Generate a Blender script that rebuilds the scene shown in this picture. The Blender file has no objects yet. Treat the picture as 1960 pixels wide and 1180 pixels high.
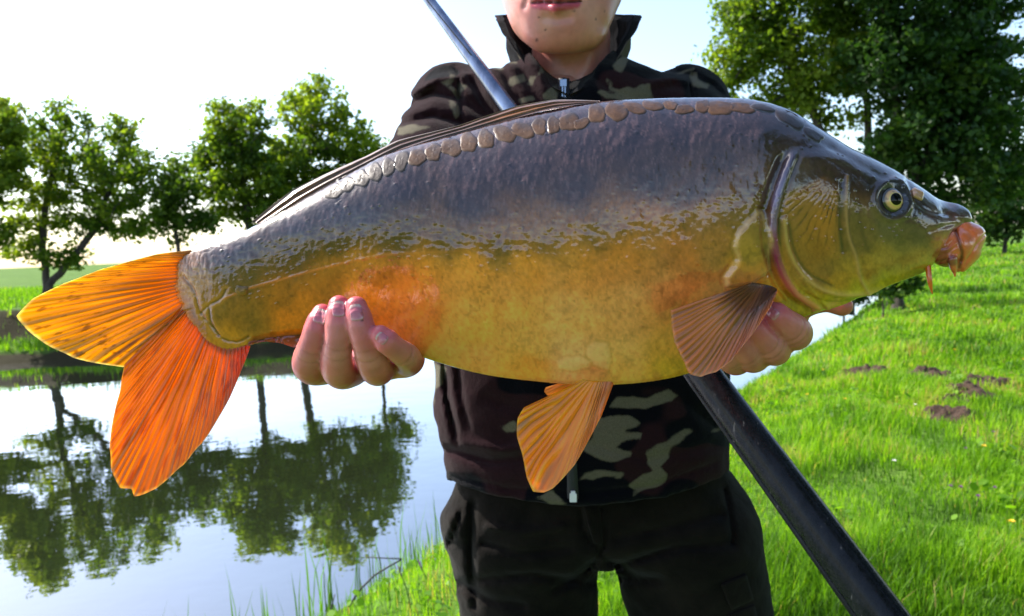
import bpy, math, random
import numpy as np
from mathutils import Matrix, Vector

# ------------------------------------------------------------------ camera
FPX = 26.0 / 36.0 * 1960.0
CAMZ = 1.25
PITCH = math.radians(4.8)
ROLL = math.radians(2.5)
cp, sp = math.cos(PITCH), math.sin(PITCH)
cr, sr = math.cos(ROLL), math.sin(ROLL)
F3 = np.array([0.0, cp, -sp])
R0 = np.array([1.0, 0.0, 0.0])
U0 = np.array([0.0, sp, cp])
R3 = cr * R0 - sr * U0
U3 = sr * R0 + cr * U0
CAM = np.array([0.0, 0.0, CAMZ])

scene = bpy.context.scene
COL = scene.collection
cam_d = bpy.data.cameras.new('camera')
cam = bpy.data.objects.new('camera', cam_d)
COL.objects.link(cam)
cam_d.lens = 26.0
cam_d.sensor_width = 36.0
cam_d.clip_start = 0.02
cam_d.clip_end = 3000.0
cam_d.dof.use_dof = True
cam_d.dof.focus_distance = 0.50
cam_d.dof.aperture_fstop = 15.0
M = Matrix(((R3[0], U3[0], -F3[0], CAM[0]),
            (R3[1], U3[1], -F3[1], CAM[1]),
            (R3[2], U3[2], -F3[2], CAM[2]),
            (0, 0, 0, 1)))
cam.matrix_world = M
scene.camera = cam

# ------------------------------------------------------------------ light
SUN_AZ = math.radians(-62.0)      # from +Y towards -X
SUN_EL = math.radians(44.0)
world = bpy.data.worlds.new('World')
scene.world = world
world.use_nodes = True
wn = world.node_tree
wn.nodes.clear()
w_out = wn.nodes.new('ShaderNodeOutputWorld')
w_bg = wn.nodes.new('ShaderNodeBackground')
w_sky = wn.nodes.new('ShaderNodeTexSky')
w_sky.sky_type = 'NISHITA'
w_sky.sun_disc = False
w_sky.sun_elevation = SUN_EL
w_sky.sun_rotation = SUN_AZ
w_sky.altitude = 50.0
w_sky.air_density = 1.0
w_sky.dust_density = 1.5
w_sky.ozone_density = 1.0
w_bg.inputs['Strength'].default_value = 0.15
wn.links.new(w_sky.outputs['Color'], w_bg.inputs['Color'])
wn.links.new(w_bg.outputs['Background'], w_out.inputs['Surface'])

sun_d = bpy.data.lights.new('sun', 'SUN')
sun_d.energy = 4.3
sun_d.angle = math.radians(0.6)
sun_d.color = (1.0, 0.94, 0.85)
sun = bpy.data.objects.new('sun', sun_d)
COL.objects.link(sun)
sdir = Vector((math.sin(SUN_AZ) * math.cos(SUN_EL), math.cos(SUN_AZ) * math.cos(SUN_EL), math.sin(SUN_EL)))
sun.rotation_euler = sdir.to_track_quat('Z', 'Y').to_euler()
sun.location = sdir * 50

vs = scene.view_settings
vs.view_transform = 'Standard'
vs.look = 'None'
vs.exposure = 1.25
vs.gamma = 1.0
scene.render.engine = 'CYCLES'
cy = scene.cycles
cy.use_denoising = True
cy.max_bounces = 8
cy.transparent_max_bounces = 8
cy.transmission_bounces = 4
cy.diffuse_bounces = 3
cy.glossy_bounces = 3
cy.sample_clamp_indirect = 6.0

# ------------------------------------------------------------------ helpers
rng = np.random.default_rng(7)


def P(px, py, d):
    """photo pixel at camera depth d (m) -> world point"""
    return CAM + R3 * ((px - 980.0) / FPX * d) + U3 * ((590.0 - py) / FPX * d) + F3 * d


def PV(px, py, d):
    px = np.asarray(px, float); py = np.asarray(py, float); d = np.asarray(d, float)
    a = ((px - 980.0) / FPX * d)[..., None]
    b = ((590.0 - py) / FPX * d)[..., None]
    return CAM + R3 * a + U3 * b + F3 * d[..., None]


def proj(w):
    q = np.asarray(w) - CAM
    d = q @ F3
    return 980.0 + FPX * (q @ R3) / d, 590.0 - FPX * (q @ U3) / d, d


def ss(a, b, x):
    t = np.clip((np.asarray(x, float) - a) / (b - a), 0, 1)
    return t * t * (3 - 2 * t)


def _hash(ix, iy, iz, seed):
    h = (ix.astype(np.int64) * 374761393 + iy.astype(np.int64) * 668265263 + iz.astype(np.int64) * 2147483647 + seed * 1274126177) & 0xFFFFFFFF
    h = ((h ^ (h >> 13)) * 1274126177) & 0xFFFFFFFF
    h = ((h ^ (h >> 16)) * 2246822519) & 0xFFFFFFFF
    return ((h ^ (h >> 15)) & 0xFFFFFF) / float(0xFFFFFF)


def vn(x, y, z=0.0, seed=0):
    """value noise 0..1"""
    flat = np.ndim(z) == 0 and float(z) == math.floor(float(z))
    x, y, z = np.broadcast_arrays(np.asarray(x, float), np.asarray(y, float), np.asarray(z, float))
    ix, iy, iz = np.floor(x), np.floor(y), np.floor(z)
    fx, fy, fz = x - ix, y - iy, z - iz
    fx = fx * fx * (3 - 2 * fx); fy = fy * fy * (3 - 2 * fy); fz = fz * fz * (3 - 2 * fz)
    ix = ix.astype(np.int64); iy = iy.astype(np.int64); iz = iz.astype(np.int64)
    r = 0
    for a in (0, 1):
        wx = fx if a else 1 - fx
        for b in (0, 1):
            wy = fy if b else 1 - fy
            for c in ((0,) if flat else (0, 1)):
                wz = fz if c else 1 - fz
                r = r + _hash(ix + a, iy + b, iz + c, seed) * wx * wy * wz
    return r


def fbm(x, y, z=0.0, seed=0, o=4):
    r = 0; a = 0.5; s = 0; f = 1.0
    for k in range(o):
        r = r + a * vn(np.asarray(x) * f, np.asarray(y) * f, (z if np.ndim(z) == 0 else np.asarray(z) * f), seed + k * 17)
        s += a; a *= 0.5; f *= 2.03
    return r / s


def spl(xs, ys, x):
    """Catmull-Rom style smooth interpolation of a table"""
    xs = np.asarray(xs, float); ys = np.asarray(ys, float); x = np.clip(np.asarray(x, float), xs[0], xs[-1])
    i = np.clip(np.searchsorted(xs, x, side='right') - 1, 0, len(xs) - 2)
    h = xs[i + 1] - xs[i]
    t = (x - xs[i]) / h
    dl = (ys[1:] - ys[:-1]) / (xs[1:] - xs[:-1])
    m = np.empty_like(ys)
    m[0] = dl[0]; m[-1] = dl[-1]
    m[1:-1] = 0.5 * (dl[:-1] + dl[1:])
    t2 = t * t; t3 = t2 * t
    return (2 * t3 - 3 * t2 + 1) * ys[i] + (t3 - 2 * t2 + t) * h * m[i] + (-2 * t3 + 3 * t2) * ys[i + 1] + (t3 - t2) * h * m[i + 1]


def pline(pts, n):
    """resample a px polyline smoothly to n points (by chord length)"""
    p = np.asarray(pts, float)
    s = np.concatenate([[0], np.cumsum(np.linalg.norm(np.diff(p, axis=0), axis=1))])
    t = np.linspace(0, s[-1], n)
    return np.stack([spl(s, p[:, k], t) for k in range(p.shape[1])], -1)


def dseg(x, y, pts):
    """distance from points (x,y) to a polyline; also the 0..1 position along it"""
    best = np.full(np.shape(x), 1e9); pos = np.zeros(np.shape(x))
    L = 0; tot = sum(math.dist(pts[k], pts[k + 1]) for k in range(len(pts) - 1))
    for k in range(len(pts) - 1):
        ax, ay = pts[k]; bx, by = pts[k + 1]
        dx, dy = bx - ax, by - ay
        l2 = dx * dx + dy * dy + 1e-9
        t = np.clip(((x - ax) * dx + (y - ay) * dy) / l2, 0, 1)
        d = np.hypot(x - ax - t * dx, y - ay - t * dy)
        m = d < best
        best = np.where(m, d, best)
        pos = np.where(m, (L + t * math.sqrt(l2)) / tot, pos)
        L += math.sqrt(l2)
    return best, pos


def mesh_np(name, verts, faces, mat=None, parent=None, smooth=True, attrs=None, org=None):
    """verts (N,3); faces: list of int arrays with 3 or 4 columns (may be several arrays)"""
    verts = np.asarray(verts, np.float32)
    if org is not None:
        verts = verts - np.asarray(org, np.float32)
    if isinstance(faces, np.ndarray):
        faces = [faces]
    faces = [np.asarray(f, np.int32) for f in faces if len(f)]
    me = bpy.data.meshes.new(name)
    nl = sum(f.size for f in faces); nf = sum(len(f) for f in faces)
    me.vertices.add(len(verts)); me.loops.add(nl); me.polygons.add(nf)
    me.vertices.foreach_set('co', verts.ravel())
    me.loops.foreach_set('vertex_index', np.concatenate([f.ravel() for f in faces]))
    tot = np.concatenate([np.full(len(f), f.shape[1], np.int32) for f in faces])
    st = np.concatenate([[0], np.cumsum(tot)[:-1]]).astype(np.int32)
    me.polygons.foreach_set('loop_start', st)
    me.polygons.foreach_set('loop_total', tot)
    me.polygons.foreach_set('use_smooth', np.full(nf, smooth))
    me.update(calc_edges=True)
    me.validate()
    for k, a in (attrs or {}).items():
        a = np.asarray(a, np.float32)
        if a.ndim == 1:
            me.attributes.new(k, 'FLOAT', 'POINT').data.foreach_set('value', a)
        else:
            c = np.ones((len(a), 4), np.float32); c[:, :3] = a[:, :3]
            me.attributes.new(k, 'FLOAT_COLOR', 'POINT').data.foreach_set('color', c.ravel())
    o = bpy.data.objects.new(name, me)
    COL.objects.link(o)
    if mat: me.materials.append(mat)
    if parent: o.parent = parent
    return o


def empty(name, loc):
    o = bpy.data.objects.new(name, None)
    COL.objects.link(o)
    o.empty_display_size = 0.05
    o.location = tuple(float(v) for v in loc)
    return o


def tag(o, label=None, cat=None, group=None, kind=None):
    if label: o['label'] = label
    if cat: o['category'] = cat
    if group: o['group'] = group
    if kind: o['kind'] = kind
    return o


def grid_faces(nu, nv, closed_v=False):
    i = np.arange(nu - 1)[:, None]; j = np.arange(nv if closed_v else nv - 1)[None, :]
    j2 = (j + 1) % nv
    a = i * nv + j; b = (i + 1) * nv + j; c = (i + 1) * nv + j2; d = i * nv + j2
    return np.stack([a, b, c, d], -1).reshape(-1, 4)


def tube(pts, rad, sides=8, caps=True):
    """tube along world points -> verts, [quads, tris]"""
    pts = np.asarray(pts, float); n = len(pts)
    rad = np.broadcast_to(np.asarray(rad, float), (n,))
    T = np.gradient(pts, axis=0); T /= np.linalg.norm(T, axis=1)[:, None] + 1e-12
    up = np.array([0, 0, 1.0]) if abs(T[0] @ np.array([0, 0, 1.0])) < 0.9 else np.array([1.0, 0, 0])
    V = []
    a = np.cross(T[0], up); a /= np.linalg.norm(a)
    ang = np.linspace(0, 2 * np.pi, sides, endpoint=False)
    for k in range(n):
        a = a - T[k] * (a @ T[k]); a /= np.linalg.norm(a)
        b = np.cross(T[k], a)
        V.append(pts[k] + rad[k] * (np.cos(ang)[:, None] * a + np.sin(ang)[:, None] * b))
    V = np.concatenate(V)
    q = grid_faces(n, sides, True)
    t = np.zeros((0, 3), int)
    if caps:
        V = np.concatenate([V, pts[:1], pts[-1:]])
        k = np.arange(sides); k2 = (k + 1) % sides
        t = np.concatenate([np.stack([np.full(sides, n * sides), k, k2], -1),
                            np.stack([np.full(sides, n * sides + 1), (n - 1) * sides + k2, (n - 1) * sides + k], -1)])
    return V, [q, t]


def join(parts):
    V = []; Q = []; T = []; off = 0
    for v, fs in parts:
        V.append(v)
        for f in fs:
            if len(f):
                (Q if f.shape[1] == 4 else T).append(np.asarray(f) + off)
        off += len(v)
    out = []
    if Q: out.append(np.concatenate(Q))
    if T: out.append(np.concatenate(T))
    return np.concatenate(V), out


# ---- implicit surfaces: naive surface nets on a regular grid
def surface_nets(fn, lo, hi, h):
    lo = np.asarray(lo, float); hi = np.asarray(hi, float)
    n = np.ceil((hi - lo) / h).astype(int) + 1
    ax = [lo[k] + h * np.arange(n[k]) for k in range(3)]
    X, Y, Z = np.meshgrid(*ax, indexing='ij')
    f = fn(X, Y, Z)
    s = f < 0
    c = [s[a:n[0] - 1 + a, b:n[1] - 1 + b, d:n[2] - 1 + d] for a in (0, 1) for b in (0, 1) for d in (0, 1)]
    cnt = sum(x.astype(np.int8) for x in c)
    act = (cnt > 0) & (cnt < 8)
    idx = np.full(act.shape, -1, np.int64)
    ci = np.argwhere(act)
    idx[act] = np.arange(len(ci))
    acc = np.zeros((len(ci), 3)); num = np.zeros(len(ci))
    corners = [(a, b, d) for a in (0, 1) for b in (0, 1) for d in (0, 1)]
    for p in corners:
        for k in range(3):
            if p[k] == 0:
                q = list(p); q[k] = 1
                fa = f[ci[:, 0] + p[0], ci[:, 1] + p[1], ci[:, 2] + p[2]]
                fb = f[ci[:, 0] + q[0], ci[:, 1] + q[1], ci[:, 2] + q[2]]
                m = (fa < 0) != (fb < 0)
                t = np.where(m, fa / np.where(m, fa - fb, 1), 0)
                pt = np.tile(np.array(p, float), (len(ci), 1)); pt[:, k] += t
                acc += pt * m[:, None]; num += m
    V = lo + h * (ci + acc / num[:, None])
    faces = []
    for k in range(3):
        u, w = [(1, 2), (2, 0), (0, 1)][k]
        sl0 = [slice(None)] * 3; sl1 = [slice(None)] * 3
        sl0[k] = slice(0, n[k] - 1); sl1[k] = slice(1, n[k])
        a, b = s[tuple(sl0)], s[tuple(sl1)]
        e = np.argwhere(a != b)
        e = e[(e[:, u] > 0) & (e[:, w] > 0) & (e[:, u] < n[u] - 1) & (e[:, w] < n[w] - 1)]
        flip = a[e[:, 0], e[:, 1], e[:, 2]]

        def cell(du, dw):
            q = e.copy(); q[:, u] -= du; q[:, w] -= dw
            return idx[q[:, 0], q[:, 1], q[:, 2]]
        quad = np.stack([cell(1, 1), cell(0, 1), cell(0, 0), cell(1, 0)], -1)
        quad[~flip] = quad[~flip][:, ::-1]
        faces.append(quad)
    return V, np.concatenate(faces)


def smin(a, b, k):
    h = np.clip(0.5 + 0.5 * (b - a) / k, 0, 1)
    return b + (a - b) * h - k * h * (1 - h)


def rcone(X, Y, Z, a, b, ra, rb):
    """capsule with linearly varying radius"""
    a = np.asarray(a, float); b = np.asarray(b, float)
    d = b - a; l2 = d @ d + 1e-12
    t = np.clip(((X - a[0]) * d[0] + (Y - a[1]) * d[1] + (Z - a[2]) * d[2]) / l2, 0, 1)
    return np.sqrt((X - a[0] - t * d[0]) ** 2 + (Y - a[1] - t * d[1]) ** 2 + (Z - a[2] - t * d[2]) ** 2) - (ra + (rb - ra) * t)


def ellip(X, Y, Z, c, r, ax=None):
    """ellipsoid with optional 3 axes (rows)"""
    q = [X - c[0], Y - c[1], Z - c[2]]
    if ax is not None:
        q = [q[0] * ax[k][0] + q[1] * ax[k][1] + q[2] * ax[k][2] for k in range(3)]
    k0 = np.sqrt((q[0] / r[0]) ** 2 + (q[1] / r[1]) ** 2 + (q[2] / r[2]) ** 2)
    return (k0 - 1) * min(r)


# ---- materials
def new_mat(name):
    m = bpy.data.materials.new(name)
    m.use_nodes = True
    nt = m.node_tree
    b = nt.nodes['Principled BSDF']
    return m, nt, b


def nd(nt, typ, **kw):
    n = nt.nodes.new(typ)
    for k, v in kw.items():
        if k.startswith('i_'):
            n.inputs[k[2:].replace('_', ' ')].default_value = v
        else:
            setattr(n, k, v)
    return n


def lk(nt, a, b):
    nt.links.new(a, b)


def attr(nt, name, out='Fac'):
    n = nt.nodes.new('ShaderNodeAttribute'); n.attribute_name = name
    return n.outputs[out]


def noise_tex(nt, scale, detail=4, rough=0.55, coord='Object', dist=0.0, vscale=None):
    tc = nt.nodes.new('ShaderNodeTexCoord')
    n = nt.nodes.new('ShaderNodeTexNoise')
    n.inputs['Scale'].default_value = scale
    n.inputs['Detail'].default_value = detail
    n.inputs['Roughness'].default_value = rough
    n.inputs['Distortion'].default_value = dist
    src = tc.outputs[coord]
    if vscale:
        mp = nt.nodes.new('ShaderNodeMapping')
        mp.inputs['Scale'].default_value = vscale
        nt.links.new(src, mp.inputs['Vector']); src = mp.outputs['Vector']
    nt.links.new(src, n.inputs['Vector'])
    return n


def ramp(nt, src, stops, interp='LINEAR'):
    r = nt.nodes.new('ShaderNodeValToRGB')
    r.color_ramp.interpolation = interp
    e = r.color_ramp.elements
    while len(e) < len(stops): e.new(0.5)
    for k, (p, c) in enumerate(stops):
        e[k].position = p
        e[k].color = (*c, 1) if len(c) == 3 else c
    nt.links.new(src, r.inputs['Fac'])
    return r


def bump(nt, src, bsdf, dist=0.001, strength=1.0, prev=None):
    b = nt.nodes.new('ShaderNodeBump')
    b.inputs['Distance'].default_value = dist
    b.inputs['Strength'].default_value = strength
    nt.links.new(src, b.inputs['Height'])
    if prev is not None: nt.links.new(prev, b.inputs['Normal'])
    if bsdf is not None: nt.links.new(b.outputs['Normal'], bsdf.inputs['Normal'])
    return b.outputs['Normal']


def lin(r, g, b):
    f = lambda c: (c / 255 / 12.92) if c / 255 <= 0.04045 else ((c / 255 + 0.055) / 1.055) ** 2.4
    return (f(r), f(g), f(b))
# ------------------------------------------------------------------ terrain
WATER_Z = -0.55
NX = [-60, -20, -6, -0.88, 2.93, 7.7, 20, 40, 400]
NY = [-78, -24, -4, 3.68, 8.8, 16.2, 36, 72, 760]
FX = [-400, -60, -9.5, -4.75, 0, 4, 10, 40, 400]
FY = [40, 17, 13.8, 14.0, 17, 21.5, 31, 84, 790]


def s_near(x, y):
    """metres past the near waterline, towards the water"""
    return (y - np.interp(x, NX, NY)) * 0.58 + 0.16 * (fbm(x * 1.3, y * 1.3, 0, 5, 3) - 0.5)


def s_far(x, y):
    sl = np.where(x < -4, 0.98, 0.62)
    return (np.interp(x, FX, FY) - y) * sl + 0.5 * (fbm(x * 0.6, y * 0.6, 0, 9, 3) - 0.5)


def terrain(x, y):
    sn = s_near(x, y); sf = s_far(x, y)
    zn = np.interp(sn, [-30, -6, -1.6, -0.7, 0.0, 1.2, 3], [0.12, 0.02, -0.03, -0.16, WATER_Z, -1.0, -1.5])
    zf = np.interp(-sf, [-3, -1.2, 0, 0.35, 1.6, 2.3, 5, 60, 300], [-1.5, -1.0, WATER_Z, -0.36, -0.28, 0.30, 0.42, 0.3, 0.6])
    z = np.where(sn < 0, zn, np.where(sf < 0, zf, np.maximum(zn, zf)))
    bumpy = (fbm(x * 0.9, y * 0.9, 0, 3, 4) - 0.5) * 0.10
    land = (sn < -0.2) | (sf < -0.2)
    flat = ss(0.0, 1.2, np.hypot(x - 0.1, y - 1.05))          # level where the person stands
    return z + np.where(land, bumpy * flat, 0) + np.where(sn < 0, -0.0 * sn, 0)


def axis(bounds, fine, coarse_to):
    a, b = bounds
    mid = np.arange(a, b, fine)
    grow = []
    step = fine; v = b
    while v < coarse_to:
        grow.append(v); step *= 1.16; v += step
    g = np.array(grow + [coarse_to])
    lo = []
    step = fine; v = a
    while v > -coarse_to:
        step *= 1.16; v -= step; lo.append(v)
    return np.concatenate([np.array(lo[::-1]), mid, g])


gx = axis((-14, 16), 0.14, 900); gy = axis((-3, 24), 0.14, 900)
GX, GY = np.meshgrid(gx, gy, indexing='ij')
GZ = terrain(GX, GY)

m_ground, nt, b = new_mat('meadow_soil')
n1 = noise_tex(nt, 0.8, 6, 0.6)
n2 = noise_tex(nt, 24, 4, 0.6)
mx = nd(nt, 'ShaderNodeMath', operation='ADD'); lk(nt, n1.outputs['Fac'], mx.inputs[0]); lk(nt, n2.outputs['Fac'], mx.inputs[1])
ml = nd(nt, 'ShaderNodeMath', operation='MULTIPLY'); ml.inputs[1].default_value = 0.5; lk(nt, mx.outputs[0], ml.inputs[0])
rc = ramp(nt, ml.outputs[0], [(0.3, (0.030, 0.055, 0.010)), (0.5, (0.075, 0.150, 0.020)), (0.7, (0.13, 0.21, 0.035))])
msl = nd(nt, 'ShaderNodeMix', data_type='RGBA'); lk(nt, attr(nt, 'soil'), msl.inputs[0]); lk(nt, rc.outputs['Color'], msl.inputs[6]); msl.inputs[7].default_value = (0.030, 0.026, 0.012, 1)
lk(nt, msl.outputs[2], b.inputs['Base Color'])
b.inputs['Roughness'].default_value = 0.95
b.inputs['Specular IOR Level'].default_value = 0.1
bump(nt, n2.outputs['Fac'], b, 0.03)
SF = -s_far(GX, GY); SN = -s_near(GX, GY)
soil = np.where(SN < 0, ss(0.05, 0.2, SF) * 0 + ((SF > -3) & (SF < 0.32)) + ss(1.3, 1.7, SF) * (1 - ss(2.2, 2.8, SF)), (SN < 0.25) * 1.0)  # bare earth at the waterlines; far bank face also carries its shade as colour
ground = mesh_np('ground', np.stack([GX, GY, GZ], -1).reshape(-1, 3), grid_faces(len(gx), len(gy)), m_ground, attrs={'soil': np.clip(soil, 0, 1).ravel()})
tag(ground, 'grassy ground of both banks running off to the horizon', kind='structure')

# ------------------------------------------------------------------ water
m_water, nt, b = new_mat('pond_water')
b.inputs['Base Color'].default_value = (0.018, 0.024, 0.010, 1)
b.inputs['Roughness'].default_value = 0.02
b.inputs['IOR'].default_value = 1.33
n1 = noise_tex(nt, 1.1, 3, 0.5, vscale=(1.0, 1.6, 1))
n2 = noise_tex(nt, 7.0, 2, 0.5)
nb = bump(nt, n1.outputs['Fac'], None, 0.010, 0.35)
nb = bump(nt, n2.outputs['Fac'], b, 0.0016, 0.4, nb)
gl = nd(nt, 'ShaderNodeBsdfGlossy'); gl.inputs['Roughness'].default_value = 0.015
gl.inputs['Color'].default_value = (0.90, 0.89, 0.95, 1)
lk(nt, nb, gl.inputs['Normal'])
lw = nd(nt, 'ShaderNodeFresnel'); lw.inputs['IOR'].default_value = 1.33
lk(nt, nb, lw.inputs['Normal'])
mr = nd(nt, 'ShaderNodeMapRange'); mr.inputs['From Min'].default_value = 0.02; mr.inputs['From Max'].default_value = 0.45
mr.inputs['To Min'].default_value = 0.27; mr.inputs['To Max'].default_value = 0.74
lk(nt, lw.outputs[0], mr.inputs['Value'])
ms = nd(nt, 'ShaderNodeMixShader'); lk(nt, mr.outputs[0], ms.inputs[0]); lk(nt, b.outputs[0], ms.inputs[1]); lk(nt, gl.outputs[0], ms.inputs[2])
lk(nt, ms.outputs[0], nt.nodes['Material Output'].inputs['Surface'])
wx = np.array([-70, -30, -10, 0, 10, 30, 70.]); wy = np.array([-60, -20, 0, 10, 20, 50, 110.])
WX, WY = np.meshgrid(wx, wy, indexing='ij')
water = mesh_np('water', np.stack([WX, WY, np.full_like(WX, WATER_Z)], -1).reshape(-1, 3), grid_faces(7, 7), m_water, smooth=False)
tag(water, 'still pond water mirroring the trees and sky', kind='structure')


# ------------------------------------------------------------------ grass
def leaf_mat(name, stops, trans=0.45, tcol=(1.5, 1.6, 0.7), rough=0.5, spec=0.25):
    m, nt, b = new_mat(name)
    a = attr(nt, 'tint')
    rc = ramp(nt, a, stops)
    lk(nt, rc.outputs['Color'], b.inputs['Base Color'])
    b.inputs['Roughness'].default_value = rough
    b.inputs['Specular IOR Level'].default_value = spec
    tr = nd(nt, 'ShaderNodeBsdfTranslucent')
    mc = nd(nt, 'ShaderNodeMix', data_type='RGBA', blend_type='MULTIPLY')
    mc.inputs['Factor'].default_value = 1.0
    lk(nt, rc.outputs['Color'], mc.inputs[6]); mc.inputs[7].default_value = (*tcol, 1)
    lk(nt, mc.outputs[2], tr.inputs['Color'])
    ms = nd(nt, 'ShaderNodeMixShader'); ms.inputs[0].default_value = trans
    lk(nt, b.outputs[0], ms.inputs[1]); lk(nt, tr.outputs[0], ms.inputs[2])
    lk(nt, ms.outputs[0], nt.nodes['Material Output'].inputs['Surface'])
    return m


m_grass = leaf_mat('grass_blades', [(0.0, (0.030, 0.080, 0.006)), (0.35, (0.085, 0.200, 0.008)), (0.62, (0.165, 0.325, 0.012)), (0.93, (0.26, 0.41, 0.018)), (1.0, (0.34, 0.27, 0.10))], 0.5)


def blades(x, y, h, w, seed, tint0, tv=0.25, lean=0.55):
    r = np.random.default_rng(seed)
    n = len(x)
    z = terrain(x, y)
    a = r.uniform(0, 2 * np.pi, n); l = r.uniform(0.1, 1, n) * lean * h
    d = np.stack([np.cos(a), np.sin(a), np.zeros(n)], -1)
    a2 = a + np.pi / 2 + r.uniform(-.6, .6, n)
    wv = np.stack([np.cos(a2), np.sin(a2), np.zeros(n)], -1) * (w / 2)[:, None]
    B = np.stack([x, y, z - 0.01], -1); up = np.array([0, 0, 1.0])
    m = B + d * (l * 0.3)[:, None] + up * (h * 0.55)[:, None]
    t = B + d * l[:, None] + up * (h * (1 - 0.25 * (l / h) ** 1.0))[:, None]
    V = np.stack([B - wv, B + wv, m + wv * 0.8, m - wv * 0.8, t], 1).reshape(-1, 3)
    k = np.arange(n)[:, None] * 5
    q = k + np.array([0, 1, 2, 3]); tr = k + np.array([3, 2, 4])
    tint = np.clip(tint0 + r.normal(0, tv, n), 0, 1)
    T = np.repeat(tint, 5)
    return V, q, tr, T


def scatter_view(n, d0, d1, px0, px1, seed, power=1.0):
    """random ground points: distance by power law, direction inside the given pixel columns"""
    r = np.random.default_rng(seed)
    u = r.random(n)
    d = (d0 ** (1 - power) + u * (d1 ** (1 - power) - d0 ** (1 - power))) ** (1 / (1 - power)) if power != 1 else d0 * (d1 / d0) ** u
    px = r.uniform(px0, px1, n)
    return (px - 980) / FPX * d, d


SOIL = [(1655, 716, 0.17), (1775, 722, 0.17), (1845, 757, 0.19), (1893, 736, 0.15), (1825, 778, 0.11), (1818, 800, 0.13)]


def on_ground(px, py, z=0.0):
    dr = F3 + R3 * ((px - 980) / FPX) + U3 * ((590 - py) / FPX)
    t = (z - CAMZ) / dr[2]
    for _ in range(6):
        p = CAM + dr * t
        z = float(terrain(np.array(p[0]), np.array(p[1])))
        t = (z - CAMZ) / dr[2]
    return CAM + dr * t


soil_w = [(*on_ground(a, c)[:2], r) for a, c, r in SOIL]
parts = []
GV = []; GQ = []; GT = []; GTi = []; off = 0
for seed, (n, d0, d1, p0, p1, pw) in enumerate([(80000, 0.9, 4.0, -700, 3300, 0.4), (105000, 2.0, 7.0, 900, 2700, 0.6),
                                                 (95000, 5.0, 16.0, 1150, 2500, 1.0), (45000, 14.0, 45.0, 1300, 2300, 1.0)]):
    x, y = scatter_view(n, d0, d1, p0, p1, 100 + seed, pw)
    sn = s_near(x, y)
    keep = sn < -0.12
    cl = fbm(x * 1.6, y * 1.6, 0, 21, 3)
    keep &= np.random.default_rng(seed).random(n) < 0.55 + 0.9 * (cl - 0.3)
    for sx, sy, srd in soil_w:
        q = np.hypot((x - sx), (y - sy) * 0.7) / srd + 1.3 * (fbm(x * 11, y * 11, 0, 4, 2) - 0.5)
        keep &= (q > 0.92) | (np.random.default_rng(9).random(n) < 0.10)
    x = x[keep]; y = y[keep]; cl = cl[keep]
    d = np.hypot(x, y)
    r = np.random.default_rng(seed + 50)
    w = np.maximum(0.0045, d * 0.0013) * r.uniform(0.7, 1.3, len(x))
    h = (0.02 + 0.13 * cl * ss(0.25, 0.75, fbm(x * 2.6, y * 2.6, 0, 33, 2))) * r.uniform(0.6, 1.5, len(x)) * (1 + 0.01 * d) + 0.025
    ti = 0.52 + 1.0 * (fbm(x * 0.55, y * 0.55, 0, 31, 3) - 0.5) + 1.1 * (fbm(x * 3.2, y * 3.2, 0, 32, 2) - 0.5)
    dead = r.random(len(x)) < 0.015
    ti = np.where(dead, 1.6, np.minimum(ti, 0.9))
    V, q, t, T = blades(x, y, h, w, seed + 70, ti, 0.17)
    GV.append(V); GQ.append(q + off); GT.append(t + off); GTi.append(T); off += len(V)
grass = mesh_np('grass', np.concatenate(GV), [np.concatenate(GQ), np.concatenate(GT)], m_grass, attrs={'tint': np.concatenate(GTi)})
tag(grass, 'lush bright green meadow grass covering the near bank', 'grass', kind='stuff')

# broad-leaved weeds between the blades
WV = []; WT = []
for k, (n, d0, d1, p0, p1) in enumerate([(15000, 1.2, 5.0, -300, 2800), (22000, 3.0, 11.0, 1100, 2500)]):
    x, y = scatter_view(n, d0, d1, p0, p1, 300 + k, 0.6)
    pat = fbm(x * 1.1, y * 1.1, 0, 55, 3)
    kp = (s_near(x, y) < -0.2) & (pat + 0.25 * (np.random.default_rng(k).random(n) - 0.5) > 0.5)
    x = x[kp]; y = y[kp]; m = len(x)
    r = np.random.default_rng(310 + k)
    s_ = r.uniform(0.008, 0.022, m) * (1 + 0.05 * np.hypot(x, y))
    c = np.stack([x, y, terrain(x, y) + r.uniform(0.02, 0.085, m)], -1)
    nr = r.normal(0, 0.45, (m, 3)) + np.array([0, 0, 1.0]); nr /= np.linalg.norm(nr, axis=1)[:, None]
    a = np.cross(nr, r.normal(0, 1, (m, 3))); a /= np.linalg.norm(a, axis=1)[:, None]; b2 = np.cross(nr, a)
    a *= s_[:, None]; b2 *= (s_ * r.uniform(0.5, 0.8, m))[:, None]
    WV.append(np.stack([c - a, c - a * 0.35 + b2, c + a * 0.45 + b2 * 0.9, c + a, c + a * 0.45 - b2 * 0.9, c - a * 0.35 - b2], 1).reshape(-1, 3))
    WT.append(np.repeat(np.clip(r.normal(0.42, 0.16, m), 0, 0.85), 6))
WV = np.concatenate(WV); k = np.arange(len(WV) // 6)[:, None] * 6
wd = mesh_np('clover_leaves', WV, [np.concatenate([k + np.array([0, 1, 2, 3]), k + np.array([0, 3, 4, 5])])], m_grass, attrs={'tint': np.concatenate(WT)})
tag(wd, 'low clover and broad leaved weeds among the bank grass', 'weeds', kind='stuff')

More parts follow.
